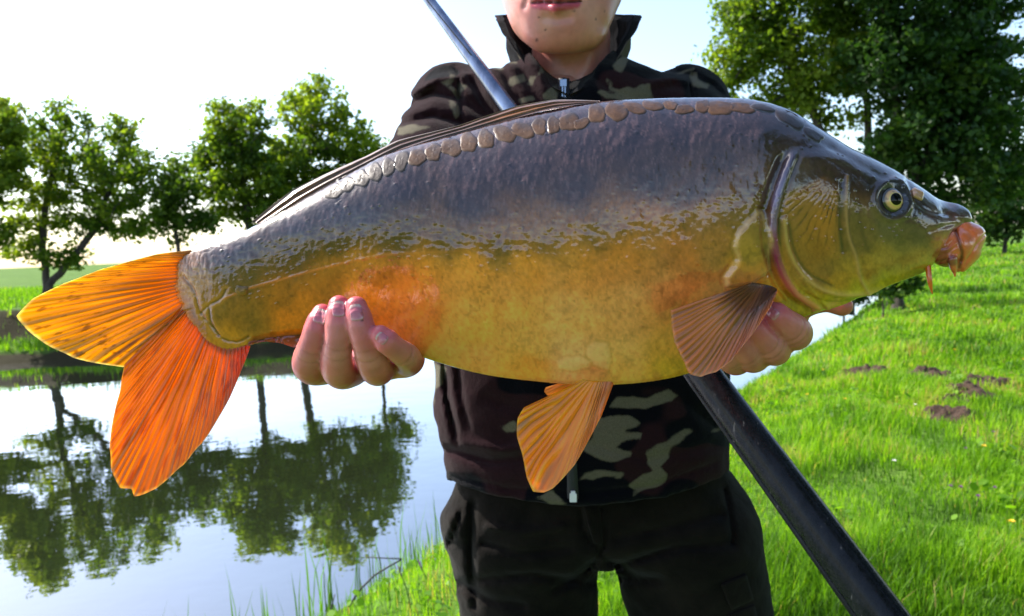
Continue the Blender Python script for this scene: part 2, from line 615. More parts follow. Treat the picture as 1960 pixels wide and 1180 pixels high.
# far bank: coarse grass on the ledge and the field above it
r = np.random.default_rng(5)
x = r.uniform(-20, 6, 46000); off_ = r.uniform(0.0, 1.0, 46000) ** 1.6 * 14 + 0.05
y = np.interp(x, FX, FY) + off_
q_ = -s_far(x, y)
k = (q_ > 0.28) & ~((q_ > 1.45) & (q_ < 2.35) & (r.random(len(q_)) < 0.85))
x = x[k]; y = y[k]
V, q, t, T = blades(x, y, r.uniform(0.07, 0.22, len(x)), r.uniform(0.015, 0.03, len(x)), 8, 0.5 + 0.6 * (fbm(x, y, 0, 12, 3) - 0.5), 0.18)
fg = mesh_np('grass', V, [q, t], m_grass, attrs={'tint': T})
tag(fg, 'rough green grass growing on the far bank across the water', 'grass', kind='stuff')
# ------------------------------------------------------------------ trees
m_bark, nt, b = new_mat('bark')
n1 = noise_tex(nt, 14, 5, 0.6, vscale=(1, 1, 0.3))
rc = ramp(nt, n1.outputs['Fac'], [(0.3, (0.020, 0.016, 0.012)), (0.7, (0.085, 0.070, 0.052))])
lk(nt, rc.outputs['Color'], b.inputs['Base Color']); b.inputs['Roughness'].default_value = 0.9
bump(nt, n1.outputs['Fac'], b, 0.03)
m_leaf = leaf_mat('alder_leaves', [(0.0, (0.022, 0.058, 0.007)), (0.5, (0.075, 0.140, 0.012)), (1.0, (0.215, 0.285, 0.020))], 0.62, (1.6, 1.6, 0.6))
m_leaf_y = leaf_mat('spring_leaves', [(0.0, (0.040, 0.085, 0.008)), (0.5, (0.100, 0.175, 0.013)), (1.0, (0.19, 0.25, 0.02))], 0.55, (1.5, 1.5, 0.6))
m_leaf_d = leaf_mat('dark_leaves', [(0.0, (0.012, 0.038, 0.007)), (0.6, (0.034, 0.085, 0.012)), (1.0, (0.090, 0.15, 0.018))], 0.40, (1.4, 1.5, 0.6))


def colonize(base, targets, lead, step=0.16, infl=1.4, kill=0.32, iters=130, seed=0):
    """space colonisation: nodes, parents. lead = list of guide points of the trunk(s)"""
    nodes = [np.asarray(base, float)]; par = [-1]
    for chain in lead:
        p = 0
        cur = nodes[0]
        for g in chain:
            g = np.asarray(g, float)
            n = max(2, int(np.linalg.norm(g - cur) / step))
            for k in range(1, n + 1):
                nodes.append(cur + (g - cur) * k / n + rng.normal(0, 0.012, 3)); par.append(p); p = len(nodes) - 1
            cur = g
    A = np.asarray(targets)
    N = np.array(nodes)
    d = np.linalg.norm(A[:, None] - N[None], axis=2)
    near = d.argmin(1); nd_ = d.min(1)
    alive = nd_ > kill
    for _ in range(iters):
        m = alive & (nd_ < max(infl, np.percentile(nd_[alive], 25) if alive.any() else 0))
        if not m.any(): break
        ids = np.unique(near[m])
        new = []; np_ = []
        for i in ids:
            s = A[m & (near == i)] - nodes[i]
            s = s / np.linalg.norm(s, axis=1)[:, None]
            v = s.mean(0) + rng.normal(0, 0.12, 3)
            v /= np.linalg.norm(v) + 1e-9
            new.append(nodes[i] + v * step); np_.append(i)
        k0 = len(nodes)
        nodes += new; par += [int(i) for i in np_]
        NN = np.array(new)
        d = np.linalg.norm(A[:, None] - NN[None], axis=2)
        j = d.argmin(1); dm = d.min(1)
        u = dm < nd_
        near = np.where(u, j + k0, near); nd_ = np.where(u, dm, nd_)
        alive &= nd_ > kill
        if len(nodes) > 4200: break
    return np.array(nodes), np.array(par)


def tree(name, label, base, lobes, depth, lead, leafm, seed, n_att=700, leaves=16000, lsize=0.085, r_tip=0.0115, group=None, clump=0.16, dens=None, tint=0.5, step=0.16, rmax=None):
    """lobes: (px,py,rx,ry[,dz]) crown lobes given in photo pixels at the tree's depth; lead: pixel points of the trunk"""
    r = np.random.default_rng(seed)
    att = []
    wts = np.array([l[2] * l[3] for l in lobes], float); wts /= wts.sum()
    for l, wgt in zip(lobes, wts):
        if depth is None: break
        n = max(8, int(n_att * wgt))
        v = r.normal(0, 1, (n, 3)); v /= np.linalg.norm(v, axis=1)[:, None]
        v *= r.random(n)[:, None] ** 0.42
        dz = l[4] if len(l) > 4 else 0
        rz = (l[2] + l[3]) / 2 / FPX * depth
        att.append(PV(l[0] + v[:, 0] * l[2], l[1] + v[:, 1] * l[3], depth + dz + v[:, 2] * rz))
    if depth is None:                                      # lobes and guide points given in metres
        for l in lobes:
            v = r.normal(0, 1, (n_att // len(lobes), 3)); v /= np.linalg.norm(v, axis=1)[:, None]
            v *= r.random(len(v))[:, None] ** 0.42
            att.append(np.array(l[:3]) + v * np.array(l[3:6]))
    att = np.concatenate(att)
    chains = [[np.array(q, float) for q in ch] for ch in lead] if depth is None else [[P(a, c, depth + (e[0] if e else 0)) for a, c, *e in ch] for ch in lead]
    nodes, par = colonize(base, att, chains, step=step, infl=1.2, kill=step * 1.7, seed=seed)
    n = len(nodes)
    kids = [[] for _ in range(n)]
    for i in range(1, n): kids[par[i]].append(i)
    rad = np.zeros(n)
    ex = 2.25
    for i in range(n - 1, -1, -1):
        rad[i] = r_tip if not kids[i] else (sum(rad[k] ** ex for k in kids[i])) ** (1 / ex)
    if rmax: rad = np.minimum(rad, rmax)
    root = empty(name, base)
    parts = []
    start = [(0, None)]
    # branches as tubes: follow the thickest child, start a new tube at each side branch
    stack = [(0, -1)]
    while stack:
        i, p = stack.pop()
        ch = [] if p < 0 else [p]
        while True:
            ch.append(i)
            if not kids[i]: break
            ks = sorted(kids[i], key=lambda k: -rad[k])
            for k in ks[1:]: stack.append((k, i))
            i = ks[0]
        if len(ch) > 1:
            rr = rad[ch].copy()
            if p >= 0: rr[0] = rr[1]
            pts = nodes[ch]
            if p < 0: rr[0] *= 1.35; pts = pts.copy(); pts[0, 2] -= 0.08
            parts.append(tube(pts, rr, 8 if rr[0] > 0.05 else (5 if rr[0] > 0.02 else 4), caps=False))
    V, fs = join(parts)
    mesh_np('trunk', V, fs, m_bark, root, org=base)
    # leaves in clumps around thin nodes
    thin = np.where(rad < r_tip * 2.6)[0]
    thin = thin[nodes[thin][:, 2] > base[2] + 0.5]
    ci = r.choice(thin, leaves)
    keepc = r.random(n) < 0.85
    ci = ci[keepc[ci]]
    c = nodes[ci] + r.normal(0, clump, (len(ci), 3)) * np.array([1, 1, 0.7])
    m = len(c)
    s = lsize * r.uniform(0.45, 1.5, m)
    nrm = r.normal(0, 1, (m, 3)) + np.array([0, 0, 0.9]); nrm /= np.linalg.norm(nrm, axis=1)[:, None]
    a = np.cross(nrm, r.normal(0, 1, (m, 3))); a /= np.linalg.norm(a, axis=1)[:, None]
    b2 = np.cross(nrm, a)
    a *= s[:, None] * 0.62; b2 *= s[:, None] * 0.42
    V = np.stack([c - a, c + b2 - nrm * (s * 0.10)[:, None], c + a * 0.9, c - b2 - nrm * (s * 0.10)[:, None]], 1).reshape(-1, 3)
    k = np.arange(m)[:, None] * 4
    f = np.concatenate([k + np.array([0, 1, 2]), k + np.array([0, 2, 3])])
    cl = fbm(c[:, 0] * 1.4, c[:, 1] * 1.4, c[:, 2] * 1.4, seed, 2)
    ti = np.clip(tint + 1.1 * (cl - 0.5) + r.normal(0, 0.16, m), 0, 1)
    mesh_np('crown', V, f, leafm, root, smooth=False, attrs={'tint': np.repeat(ti, 4)}, org=base)
    tag(root, label, 'tree', group)
    return root


def far_base(px, d):
    x = (px - 980) / FPX * d
    return np.array([x, d, float(terrain(np.array(x), np.array(float(d))))])


G = 'trees along the far bank'
tree('broadleaf_tree', 'airy round crowned tree with forked dark trunk on the far bank beside the open field', far_base(88, 16.5),
     [(190, 330, 112, 108), (100, 300, 88, 85), (60, 480, 70, 35), (130, 500, 60, 25), (265, 345, 40, 70), (60, 400, 70, 70), (170, 420, 100, 40), (250, 445, 60, 22), (110, 220, 50, 40), (230, 245, 45, 35)], 16.5,
     [[(88, 520), (82, 470), (86, 400), (100, 330)], [(95, 545), (150, 480), (190, 430), (215, 340)]], m_leaf, 11, 1500, 19000, 0.080, group=G, clump=0.105, tint=0.66)
tree('broadleaf_tree', 'yellow green tree leaning in beside the airy round crowned tree', far_base(-75, 15.6),
     [(-15, 300, 75, 100), (5, 230, 52, 55), (-60, 380, 80, 80), (-30, 450, 70, 30)], 15.6,
     [[(-75, 480), (-60, 400), (-30, 320)]], m_leaf_y, 12, 600, 12000, 0.09, group=G, clump=0.11, tint=0.62)
tree('broadleaf_tree', 'tall twin topped tree with dense rounded crown on the far bank', far_base(572, 17.6),
     [(600, 215, 75, 70), (655, 275, 80, 60), (570, 310, 100, 70), (680, 330, 60, 60), (620, 390, 110, 60), (605, 165, 40, 30)], 17.6,
     [[(570, 520), (572, 420), (585, 320), (600, 240)]], m_leaf, 13, 1300, 21000, 0.085, group=G, clump=0.12, tint=0.66)
tree('broadleaf_tree', 'loose crowned tree with slender dark trunk left of the twin topped tree', far_base(485, 16.8),
     [(455, 265, 70, 70), (490, 215, 30, 40), (420, 215, 35, 35), (430, 340, 80, 70), (510, 350, 70, 60), (490, 400, 90, 40), (395, 290, 30, 50)], 16.8,
     [[(483, 520), (478, 440), (470, 370), (460, 290)]], m_leaf, 14, 1300, 18000, 0.082, group=G, clump=0.11, tint=0.58)
tree('young_tree', 'small yellowish tree between the two larger far bank trees', far_base(345, 16.0),
     [(330, 360, 48, 52), (305, 420, 58, 28), (372, 425, 48, 30), (335, 318, 24, 24), (270, 440, 40, 18)], 16.0,
     [[(345, 540), (340, 470), (332, 400)]], m_leaf_y, 15, 420, 5600, 0.085, group=G, clump=0.13, tint=0.4)
tree('young_tree', 'slim tree half hidden behind the tail end of the twin topped tree', far_base(720, 18.5),
     [(700, 340, 50, 60), (735, 400, 45, 50), (715, 285, 35, 25)], 18.5,
     [[(720, 520), (715, 420)]], m_leaf, 16, 260, 4200, 0.09, group=G, clump=0.16)

G = 'trees on the near bank'
bA = on_ground(1722, 592)
dA = float((bA - CAM) @ F3)
tree('tall_tree', 'tall dark leafy tree with upright trunk on the near bank edge', bA,
     [(1740, 120, 130, 110), (1700, -60, 130, 90), (1830, 60, 110, 120), (1800, 260, 130, 90), (1690, 290, 60, 50), (1900, 180, 90, 120), (1880, -70, 120, 90), (1880, 330, 90, 70), (1750, 370, 90, 40)], dA,
     [[(1722, 480), (1722, 300), (1712, 150), (1705, 20), (1700, -80)], [(1712, 500), (1760, 330), (1830, 180), (1850, 40)]], m_leaf_d, 21, 2300, 52000, 0.085, group=G, clump=0.13, tint=0.55, r_tip=0.010, rmax=0.21, step=0.15)
tree('tall_tree', 'light green tree with slanting slender stems leaning over the water', bA + np.array([-0.55, 0.7, -0.05]),
     [(1470, 70, 90, 70), (1400, 120, 55, 60), (1560, 120, 70, 90), (1500, 190, 70, 40), (1420, 20, 60, 40), (1540, -30, 110, 60), (1620, 60, 60, 110), (1400, 200, 35, 20), (1600, 230, 40, 30)], dA + 0.7,
     [[(1660, 430), (1580, 270), (1530, 150), (1440, 20)], [(1665, 400), (1660, 200), (1610, 20), (1600, -60)]], m_leaf_y, 22, 1300, 24000, 0.078, group=G, clump=0.14, tint=0.48, step=0.15)
bC = on_ground(1922, 487)
dC = float((bC - CAM) @ F3)
tree('broadleaf_tree', 'distant dark trunked tree standing alone at the end of the meadow', bC,
     [(1910, 400, 90, 60), (1960, 340, 110, 80), (1990, 420, 90, 45), (1850, 430, 50, 35)], dC,
     [[(1925, 450), (1920, 400)]], m_leaf_d, 23, 420, 9000, 0.20, group=G, clump=0.32, tint=0.6, r_tip=0.016, step=0.34)
for k, (px, py, rr, lb) in enumerate([(1690, 588, 22, 'low dark bush crowding the foot of the tall near bank tree'),
                                      (1615, 600, 30, 'leafy bush overhanging the water below the slanting stems')]):
    bB = on_ground(px, py + 22)
    dB = float((bB - CAM) @ F3)
    tree('bush', lb, bB, [(px, py - 20, rr * 2.2, rr), (px + 20, py - 45, rr * 1.8, rr)], dB, [[(px, py - 10)]], m_leaf_d, 31 + k, 160, 3800, 0.08, clump=0.12, step=0.12, r_tip=0.006)['category'] = 'bush'

# trees of the same bank on the viewer's side: out of the picture, mirrored in the wet head of the carp
for k, (x_, y_, h_, w_) in enumerate([(4.6, -3.4, 8.5, 2.3), (8.2, -0.4, 9.0, 2.6), (8.6, -6.0, 9.5, 3.0), (12.0, 3.6, 9.0, 2.8)]):
    b0 = np.array([x_, y_, float(terrain(np.array(x_), np.array(y_)))])
    tree('tall_tree', ['leafy dark tree beside the viewer, nearest to the fishing pole butt', 'leafy dark tree on the meadow side of the bank', 'broad dark tree behind the viewer on the meadow', 'spreading dark tree at the meadow edge right of the bank'][k], b0,
         [(x_, y_, h_ * .42, w_, w_, h_ * .25), (x_, y_, h_ * .72, w_ * .85, w_ * .85, h_ * .24), (x_ - w_ * .4, y_, h_ * .55, w_ * .7, w_ * .7, h_ * .2)], None,
         [[(x_, y_, h_ * .3), (x_ + .1, y_, h_ * .6)]], m_leaf_d, 51 + k, 700, 11000, 0.17, group='trees behind the viewer', clump=0.24, step=0.30, r_tip=0.014, rmax=0.2)
# ------------------------------------------------------------------ the carp
FD = 0.50                         # camera depth of the carp's middle plane
PXM = FD / FPX                    # metres per photo pixel on that plane


def FP(x, y, t):
    """carp coordinates: photo pixels on the middle plane, t pixels towards the viewer"""
    x = np.asarray(x, float); y = np.asarray(y, float); t = np.asarray(t, float)
    x, y, t = np.broadcast_arrays(x, y, t)
    return CAM + R3 * ((x - 980) * PXM)[..., None] + U3 * ((590 - y) * PXM)[..., None] + F3 * (FD - t * PXM)[..., None]


def FQ(x, y, t):
    """like FP, but x, y are where the point is seen in the photo, whatever t is"""
    k = 1 - np.asarray(t, float) * PXM / FD
    return FP(980 + (np.asarray(x, float) - 980) * k, 590 + (np.asarray(y, float) - 590) * k, t)


fish_org = FP(1100, 470, 0)
fish = empty('carp', fish_org)
tag(fish, 'large wet golden carp held out sideways in both hands', 'fish')

ST = np.array([  # top x,y  bottom x,y  half width  bulge
    (357, 486, 434, 682, 2, -47), (366, 483, 439, 680, 8, -45), (384, 476, 448, 678, 16, -40), (407, 467, 459, 672, 25, -33), (450, 453, 484, 660, 38, -20), (540, 408, 545, 647, 56, -4),
    (640, 352, 640, 642, 78, 0), (740, 299, 730, 652, 98, 0), (840, 266, 820, 688, 113, 0), (940, 237, 920, 716, 124, 0),
    (1040, 212, 1020, 730, 131, 0), (1140, 197, 1120, 737, 134, 0), (1240, 191, 1220, 734, 134, 0), (1340, 189, 1310, 718, 131, 0),
    (1430, 194, 1400, 684, 127, 0), (1500, 214, 1480, 632, 122, 0), (1560, 250, 1550, 603, 117, 0), (1620, 284, 1620, 579, 108, 0),
    (1690, 320, 1690, 550, 93, 0), (1750, 356, 1745, 531, 74, 0), (1795, 383, 1774, 516, 50, 0), (1830, 391, 1786, 484, 34, 0),
    (1850, 402, 1806, 458, 23, 0), (1858, 416, 1830, 444, 12, 0), (1858, 426, 1844, 438, 2, 0)], float)
NU, NF, NB = 860, 300, 44
uu = np.linspace(0, len(ST) - 1, NU)
ks = np.arange(len(ST))
C = [spl(ks, ST[:, k], uu) for k in range(6)]
vf = np.linspace(0, 1, NF)
vb = np.linspace(1, 0, NB + 2)[1:-1]
v_all = np.concatenate([vf, vb]); side = np.concatenate([np.ones(NF), -np.ones(NB)])
NV = len(v_all)


PK = np.interp(C[0], [360, 420, 540, 640, 740, 860, 1000, 1150, 1300, 1430, 1520, 1620, 1750, 1860], [.36, .32, .30, .34, .40, .45, .47, .45, .42, .37, .38, .42, .46, .48])
PE = np.log(0.5) / np.log(PK)


def prof(v):
    v = np.clip(v, 0, 1)[None, :]
    return np.sin(np.pi * v ** PE[:, None]).clip(0) ** 0.70


# spacing of v eased so the ridge and belly get more points
ve = 0.5 - 0.5 * np.cos(np.pi * v_all)
ve = 0.55 * ve + 0.45 * v_all
BX = C[0][:, None] * (1 - ve) + C[2][:, None] * ve + C[5][:, None] * (4 * ve * (1 - ve)) ** 0.7
BX = BX + (9 * (fbm(ve * 26, 0.5, 0, 71, 3) - 0.5) * 2)[None, :] * np.exp(-np.arange(NU) / 22.0)[:, None] * np.clip(np.minimum(ve, 1 - ve) * 12, 0, 1)[None, :]
BY = C[1][:, None] * (1 - ve) + C[3][:, None] * ve
BT = C[4][:, None] * prof(ve) * side[None, :]
# head: flatter cheek, narrow forehead ridge
W0 = FP(BX, BY, BT)
QX, QY, QD = proj(W0)
front = np.broadcast_to(side[None, :] > 0, QX.shape)


def gauss(d, w):
    return np.exp(-(d / w) ** 2)


def bez(pts, n=16):
    return [tuple(p) for p in pline(pts, n)]


def dnear(px, py, pts, pad=40):
    """dseg, evaluated only near the polyline"""
    p = np.array(pts); d = np.full(px.shape, 1e3); t = np.zeros(px.shape)
    m = (px > p[:, 0].min() - pad) & (px < p[:, 0].max() + pad) & (py > p[:, 1].min() - pad) & (py < p[:, 1].max() + pad)
    d[m], t[m] = dseg(px[m], py[m], pts)
    return d, t


x, y = QX, QY
disp = np.zeros_like(x)
xo = x + 4000.0 * (side[None, :] < 0)
nz = lambda s, sd, sx=1.0, sy=1.0, o=3: fbm(xo / s * sx, y / s * sy, 0, sd, o) - 0.5
# muscle undulation and skin wrinkles
disp += 5.0 * nz(150, 1) * ss(420, 600, x)
disp += 1.5 * nz(34, 2)
up = 1 - ss(-40, 30, y - np.interp(x, [340, 480, 640, 760, 900, 1000, 1150, 1300, 1440, 1560], [520, 500, 440, 425, 470, 470, 430, 415, 370, 330]))
body = 1 - ss(1440, 1490, x)
disp += body * (0.4 + 0.6 * up) * 1.1 * nz(11, 3, 1.0, 0.45)
disp += body * 0.55 * nz(5.5, 4, 1.0, 0.6, 2)
disp += body * up * 0.7 * (fbm(x / 4.0 + y / 20, y / 17, 0, 91, 3) - 0.5)
band = gauss(y - np.interp(x, [340, 480, 640, 760, 900, 1000, 1150, 1300, 1440, 1560], [520, 500, 455, 440, 465, 470, 440, 425, 390, 340]), 48)
disp += body * band * (3.2 * np.abs(nz(17, 5, 1, 1, 2)) + 2.6 * np.abs(nz(9, 55, 1.0, 0.6, 2)) + 2.0 * nz(30, 56))
disp += 0.35 * nz(7, 6) * (1 - body)
# lateral line
LATERAL = bez([(420, 575), (462, 557), (520, 540), (640, 508), (740, 487), (830, 483), (960, 478), (1100, 470), (1250, 455), (1400, 440)])
dl, pl = dnear(x, y, LATERAL)
disp += 1.3 * gauss(dl, 2.6) * (1 - ss(0.25, 0.5, pl)) * (0.5 + nz(9, 7) * 2)
# tail wrist: big embedded scales
GROOVES = [
    ([(352, 530), (372, 560), (384, 600), (405, 625), (420, 645), (455, 655), (475, 645)], 3.5, -3.2),
    ([(384, 600), (400, 585), (425, 570), (432, 556)], 3.0, -2.4),
    ([(400, 590), (405, 620), (418, 642)], 3.0, -2.4),
]
for pts, w, a in GROOVES:
    d, _ = dnear(x, y, bez(pts)); d = d + 2.5 * nz(12, 77); disp += 0.55 * a * gauss(d, w) - a * 0.08 * gauss(d - w * 2.2, w * 2)
# gill cover
GILL = bez([(1512, 288), (1496, 325), (1479, 375), (1469, 425), (1473, 475), (1490, 528), (1516, 566), (1556, 592)])
gy_ = np.array([p[1] for p in GILL]); gx_ = np.array([p[0] for p in GILL])
gs = x - np.interp(y, gy_, gx_)
dg, pg = dnear(x, y, GILL, 260)
sg = np.where(gs > 0, dg, -dg)
inr = ss(280, 310, y) * (1 - ss(585, 605, y))
disp += inr * (7.5 * ss(-3, 5, sg) * (1 - ss(40, 200, sg) * 0.75) - 6 * gauss(sg + 9, 9) * (sg < 0))
disp += inr * (2.2 * gauss(sg - 8, 5) - 2.2 * gauss(sg - 19, 4))
for pts, w, a in [([(1497, 420), (1503, 470), (1530, 520), (1575, 553), (1640, 560), (1720, 545)], 5, 3.2),
                  ([(1507, 430), (1518, 480), (1545, 520), (1590, 545)], 4, -2.4),
                  ([(1540, 560), (1580, 575), (1640, 570), (1700, 556)], 3.5, -2.6),
                  ([(1530, 530), (1560, 565), (1585, 590)], 4, 2.0),
                  ([(1618, 340), (1617, 400), (1622, 450), (1636, 490), (1643, 530), (1660, 560)], 4, 2.2),
                  ([(1608, 350), (1606, 420), (1612, 480)], 4, -2.4),
                  ([(1735, 345), (1752, 385), (1780, 405), (1810, 410)], 5, -2.2),
                  ([(1772, 445), (1800, 436), (1830, 428)], 5, -1.2),
                  ([(1770, 440), (1785, 460), (1800, 462)], 5, 1.2),
                  ([(1802, 400), (1815, 412), (1845, 425)], 5, -1.4),
                  ([(1560, 262), (1620, 300), (1690, 340)], 8, -2.0)]:
    d, _ = dnear(x, y, bez(pts)); disp += a * gauss(d, w)
# fan of wrinkles on the gill plate
fx, fy = 1606, 322
fang = np.arctan2(y - fy, x - fx); frad = np.hypot(x - fx, y - fy)
fanm = ss(25, 60, frad) * (1 - ss(120, 175, frad)) * ss(1.5, 1.75, fang) * (1 - ss(2.55, 2.75, fang))
fan = np.sin(fang * 30 + 9.0 * nz(55, 8)) * (0.3 + 1.4 * np.clip(nz(26, 88) + 0.5, 0, 1))
fline = (0.5 + 0.5 * np.sin(fang * 58 + 11.0 * nz(55, 8) + 2.0 * nz(14, 89))) ** 5 * np.clip(1.6 * (nz(22, 88) + 0.45), 0, 1)
disp += -fanm * 1.0 * fline + 0.5 * fanm * nz(9, 90)
# shoulder flap behind the gill
FLAP = [(1448, 404), (1424, 425), (1408, 448), (1402, 475), (1412, 495), (1396, 515), (1384, 532), (1390, 552), (1440, 545), (1476, 520), (1474, 450), (1462, 405)]


def inside(px, py, poly):
    c = np.zeros(px.shape, bool); n = len(poly)
    for k in range(n):
        x1, y1 = poly[k]; x2, y2 = poly[(k + 1) % n]
        m = ((y1 > py) != (y2 > py)) & (px < (x2 - x1) * (py - y1) / (y2 - y1 + 1e-9) + x1)
        c ^= m
    return c


def sdpoly(px, py, poly):
    d, _ = dnear(px, py, list(poly) + [poly[0]])
    return np.where(inside(px, py, poly), -d, d)


wob = 3 * nz(16, 9, o=2) * 2
sfl = sdpoly(x, y, FLAP) + wob
disp += 6.5 * (1 - ss(-9, 2, sfl)) - 1.5 * gauss(sfl - 3, 3)
d, _ = dnear(x, y, [(1450, 415), (1470, 390), (1488, 350), (1500, 310)]); disp += -3.0 * gauss(d, 8)
d, _ = dnear(x, y, [(1428, 420), (1440, 385), (1452, 360)]); disp += 1.2 * gauss(d, 4)
# belly scales
BSC = [[(1062, 690), (1080, 682), (1110, 680), (1135, 690), (1130, 705), (1095, 712), (1068, 706)], [(1122, 660), (1140, 652), (1166, 655), (1172, 690), (1165, 712), (1135, 700), (1120, 680)]]
for pb in BSC:
    s = sdpoly(x, y, pb); disp += 1.8 * (1 - ss(-12, 3, s + 4 * nz(14, 95)))
# eye socket
EX, EY = 1707, 384
de = np.hypot((x - EX) / 1.0, (y - EY) / 1.08)
disp += -7.0 * (1 - ss(14, 30, de)) + 3.2 * gauss(de - 34, 6)
# water drops
r = np.random.default_rng(3)
drops = []
for k in range(620):
    a = r.uniform(420, 1760); m_ = np.interp(a, [420, 640, 900, 1150, 1450, 1760], [560, 470, 480, 440, 400, 420])
    drops.append((a, m_ + r.normal(0, 45) if k < 380 else r.uniform(230, 700), r.uniform(1.4, 3.2)))
cell = {}
dsp = np.zeros_like(x)
fi = np.argwhere(front)
xs_col = x[:, NF // 2]
for a, c, rr in drops:
    i = np.searchsorted(xs_col, a); i0, i1 = max(0, i - 8), min(NU, i + 8)
    sub = np.hypot(x[i0:i1, :NF] - a, y[i0:i1, :NF] - c)
    dsp[i0:i1, :NF] = np.maximum(dsp[i0:i1, :NF], 1.5 * np.sqrt(np.clip(1 - (sub / rr) ** 2, 0, 1)))
disp += dsp
edge_fade = np.clip(np.minimum(ve, 1 - ve) / 0.02, 0, 1)[None, :]
disp = disp * (0.25 + 0.75 * edge_fade) * ss(0, 40, np.arange(NU))[:, None] * (1 - ss(NU - 14, NU, np.arange(NU)))[:, None]

du = np.gradient(W0, axis=0); dv = np.gradient(W0, axis=1)
N0 = np.cross(dv, du); N0 /= np.linalg.norm(N0, axis=2)[..., None] + 1e-12
cen = FP((C[0] + C[2]) / 2, (C[1] + C[3]) / 2, 0)[:, None, :]
sgn = np.sign(((W0 - cen) * N0).sum(2)); N0 *= np.where(np.median(sgn) < 0, -1, 1)
W1 = W0 + N0 * (disp * PXM)[..., None]

# --- colour of the skin, from control points in carp coordinates
CP = """450 480 52 46 44;560 430 48 42 43;640 400 46 41 42;760 360 46 40 41;900 320 46 40 40;1000 300 46 40 40;1100 260 44 38 38;1200 240 44 38 38;1300 230 44 38 38;1400 230 44 38 38;1480 240 42 36 36;1550 290 40 34 36
700 400 54 46 40;900 390 58 48 42;1100 360 62 52 46;1250 330 64 54 46;1380 300 66 55 46;1430 350 88 70 46;1340 360 76 62 50
470 530 85 70 25;560 490 80 62 25;650 455 78 60 22;760 440 85 66 25;860 450 98 74 26;950 465 115 84 32;1050 450 124 92 40;1150 435 128 95 44;1250 430 150 106 50;1350 410 138 100 52;1400 400 120 92 50
370 560 120 95 25;400 600 108 88 20;440 650 150 115 15;480 600 112 88 20;540 570 125 95 18;560 620 172 124 18;620 540 134 102 20;600 600 156 120 20;700 510 158 120 28;700 570 184 140 26;800 520 190 135 35;800 600 205 145 40;900 520 200 145 45;900 620 205 155 55;900 690 205 150 65;1000 510 195 140 45;1000 600 205 155 60;1000 710 200 150 52;1100 510 190 135 48;1100 600 205 155 65;1100 700 200 158 80;1200 500 185 125 45;1200 600 195 145 60;1200 700 195 155 65;1300 480 172 112 46;1300 560 182 126 50;1300 660 190 145 50;1300 710 172 146 34;1370 470 156 110 46;1370 560 175 120 45;1400 640 172 142 32
1430 480 150 125 35;1420 520 175 125 30;1455 430 88 68 28;1465 520 170 120 35;1470 560 180 140 30;1520 590 150 150 20;1500 620 140 150 20
1520 320 75 68 50;1560 350 70 60 45;1520 400 110 95 50;1560 420 150 106 32;1560 480 140 100 30;1530 500 130 98 36;1580 520 128 100 40;1600 540 165 135 35;1620 330 52 42 36;1620 400 95 80 45;1650 460 100 82 40;1660 520 150 125 40;1680 340 42 36 34;1700 440 85 78 48;1700 500 150 130 50;1700 540 165 155 25;1640 565 160 160 30;1590 585 150 155 25;1760 400 45 40 38;1760 450 80 70 45;1760 490 160 140 60;1770 520 150 145 30;1800 420 60 45 42;1820 430 110 75 60;1810 460 180 120 60;1830 400 50 45 45"""
cps = np.array([[float(q) for q in s.split()] for s in CP.replace('\n', ';').split(';')])
cl = np.array([lin(*c[2:]) for c in cps])


def shepard(px, py):
    num = np.zeros(px.shape + (3,)); den = np.zeros(px.shape)
    for c, col in zip(cps, np.sqrt(cl)):
        w = (px - c[0]) ** 2 + (py - c[1]) ** 2 + 250.0; w = 1 / (w * w)
        num += w[..., None] * col; den += w
    return (num / den[..., None]) ** 2


jx = 26 * nz(70, 41, o=4); jy = 30 * nz(60, 42, o=4)
colr = shepard(np.clip(x + jx, 340, 1860), np.clip(y + jy, 190, 735))
mott = 1 + 0.5 * nz(24, 43, o=4) + 0.5 * nz(3.6, 143, 1, 0.7, o=2) + 0.34 * nz(7, 44, 1, 0.6, o=2)
mott2 = nz(60, 45, o=3)
colr = colr * mott[..., None]
warm = np.array([1.06, 0.96, 0.82])
colr *= (1 + (warm - 1) * np.clip(mott2 * 3.2, -1, 1)[..., None] * ss(430, 520, y)[..., None])


def blend(c, rgb, m):
    m = np.clip(m, 0, 1)[..., None]
    return c * (1 - m) + np.array(rgb) * m


# dark freckles and dark wrinkle lines
colr = blend(colr, lin(60, 45, 15), 0.35 * ss(0.20, 0.32, nz(9, 46, o=2) + 0.5 * nz(90, 49)) * ss(380, 480, y) * (1 - ss(560, 660, y)) * body)
colr = blend(colr, lin(158, 112, 34), 0.55 * fanm)
colr = blend(colr, lin(26, 18, 10), fanm * fline * 0.95)
colr = blend(colr, lin(200, 140, 60), 0.4 * gauss(dl, 2.6) * (1 - ss(0.3, 0.6, pl)))
for pts, w, a in GROOVES:
    d, _ = dnear(x, y, bez(pts)); colr = blend(colr, lin(45, 38, 8), 0.65 * gauss(d + 2.5 * nz(12, 77), 2.4))
    colr = blend(colr, lin(165, 135, 35), 0.35 * gauss(d - 6, 4))
stk = fbm(x / 4.0 + y / 20 + 3 * nz(30, 92), y / 17, 0, 91, 3) - 0.5
colr = blend(colr, lin(120, 104, 96), 0.30 * ss(0.06, 0.26, stk) * up * body)
colr = blend(colr, lin(28, 25, 28), 0.35 * ss(0.06, 0.24, -stk) * up * body)
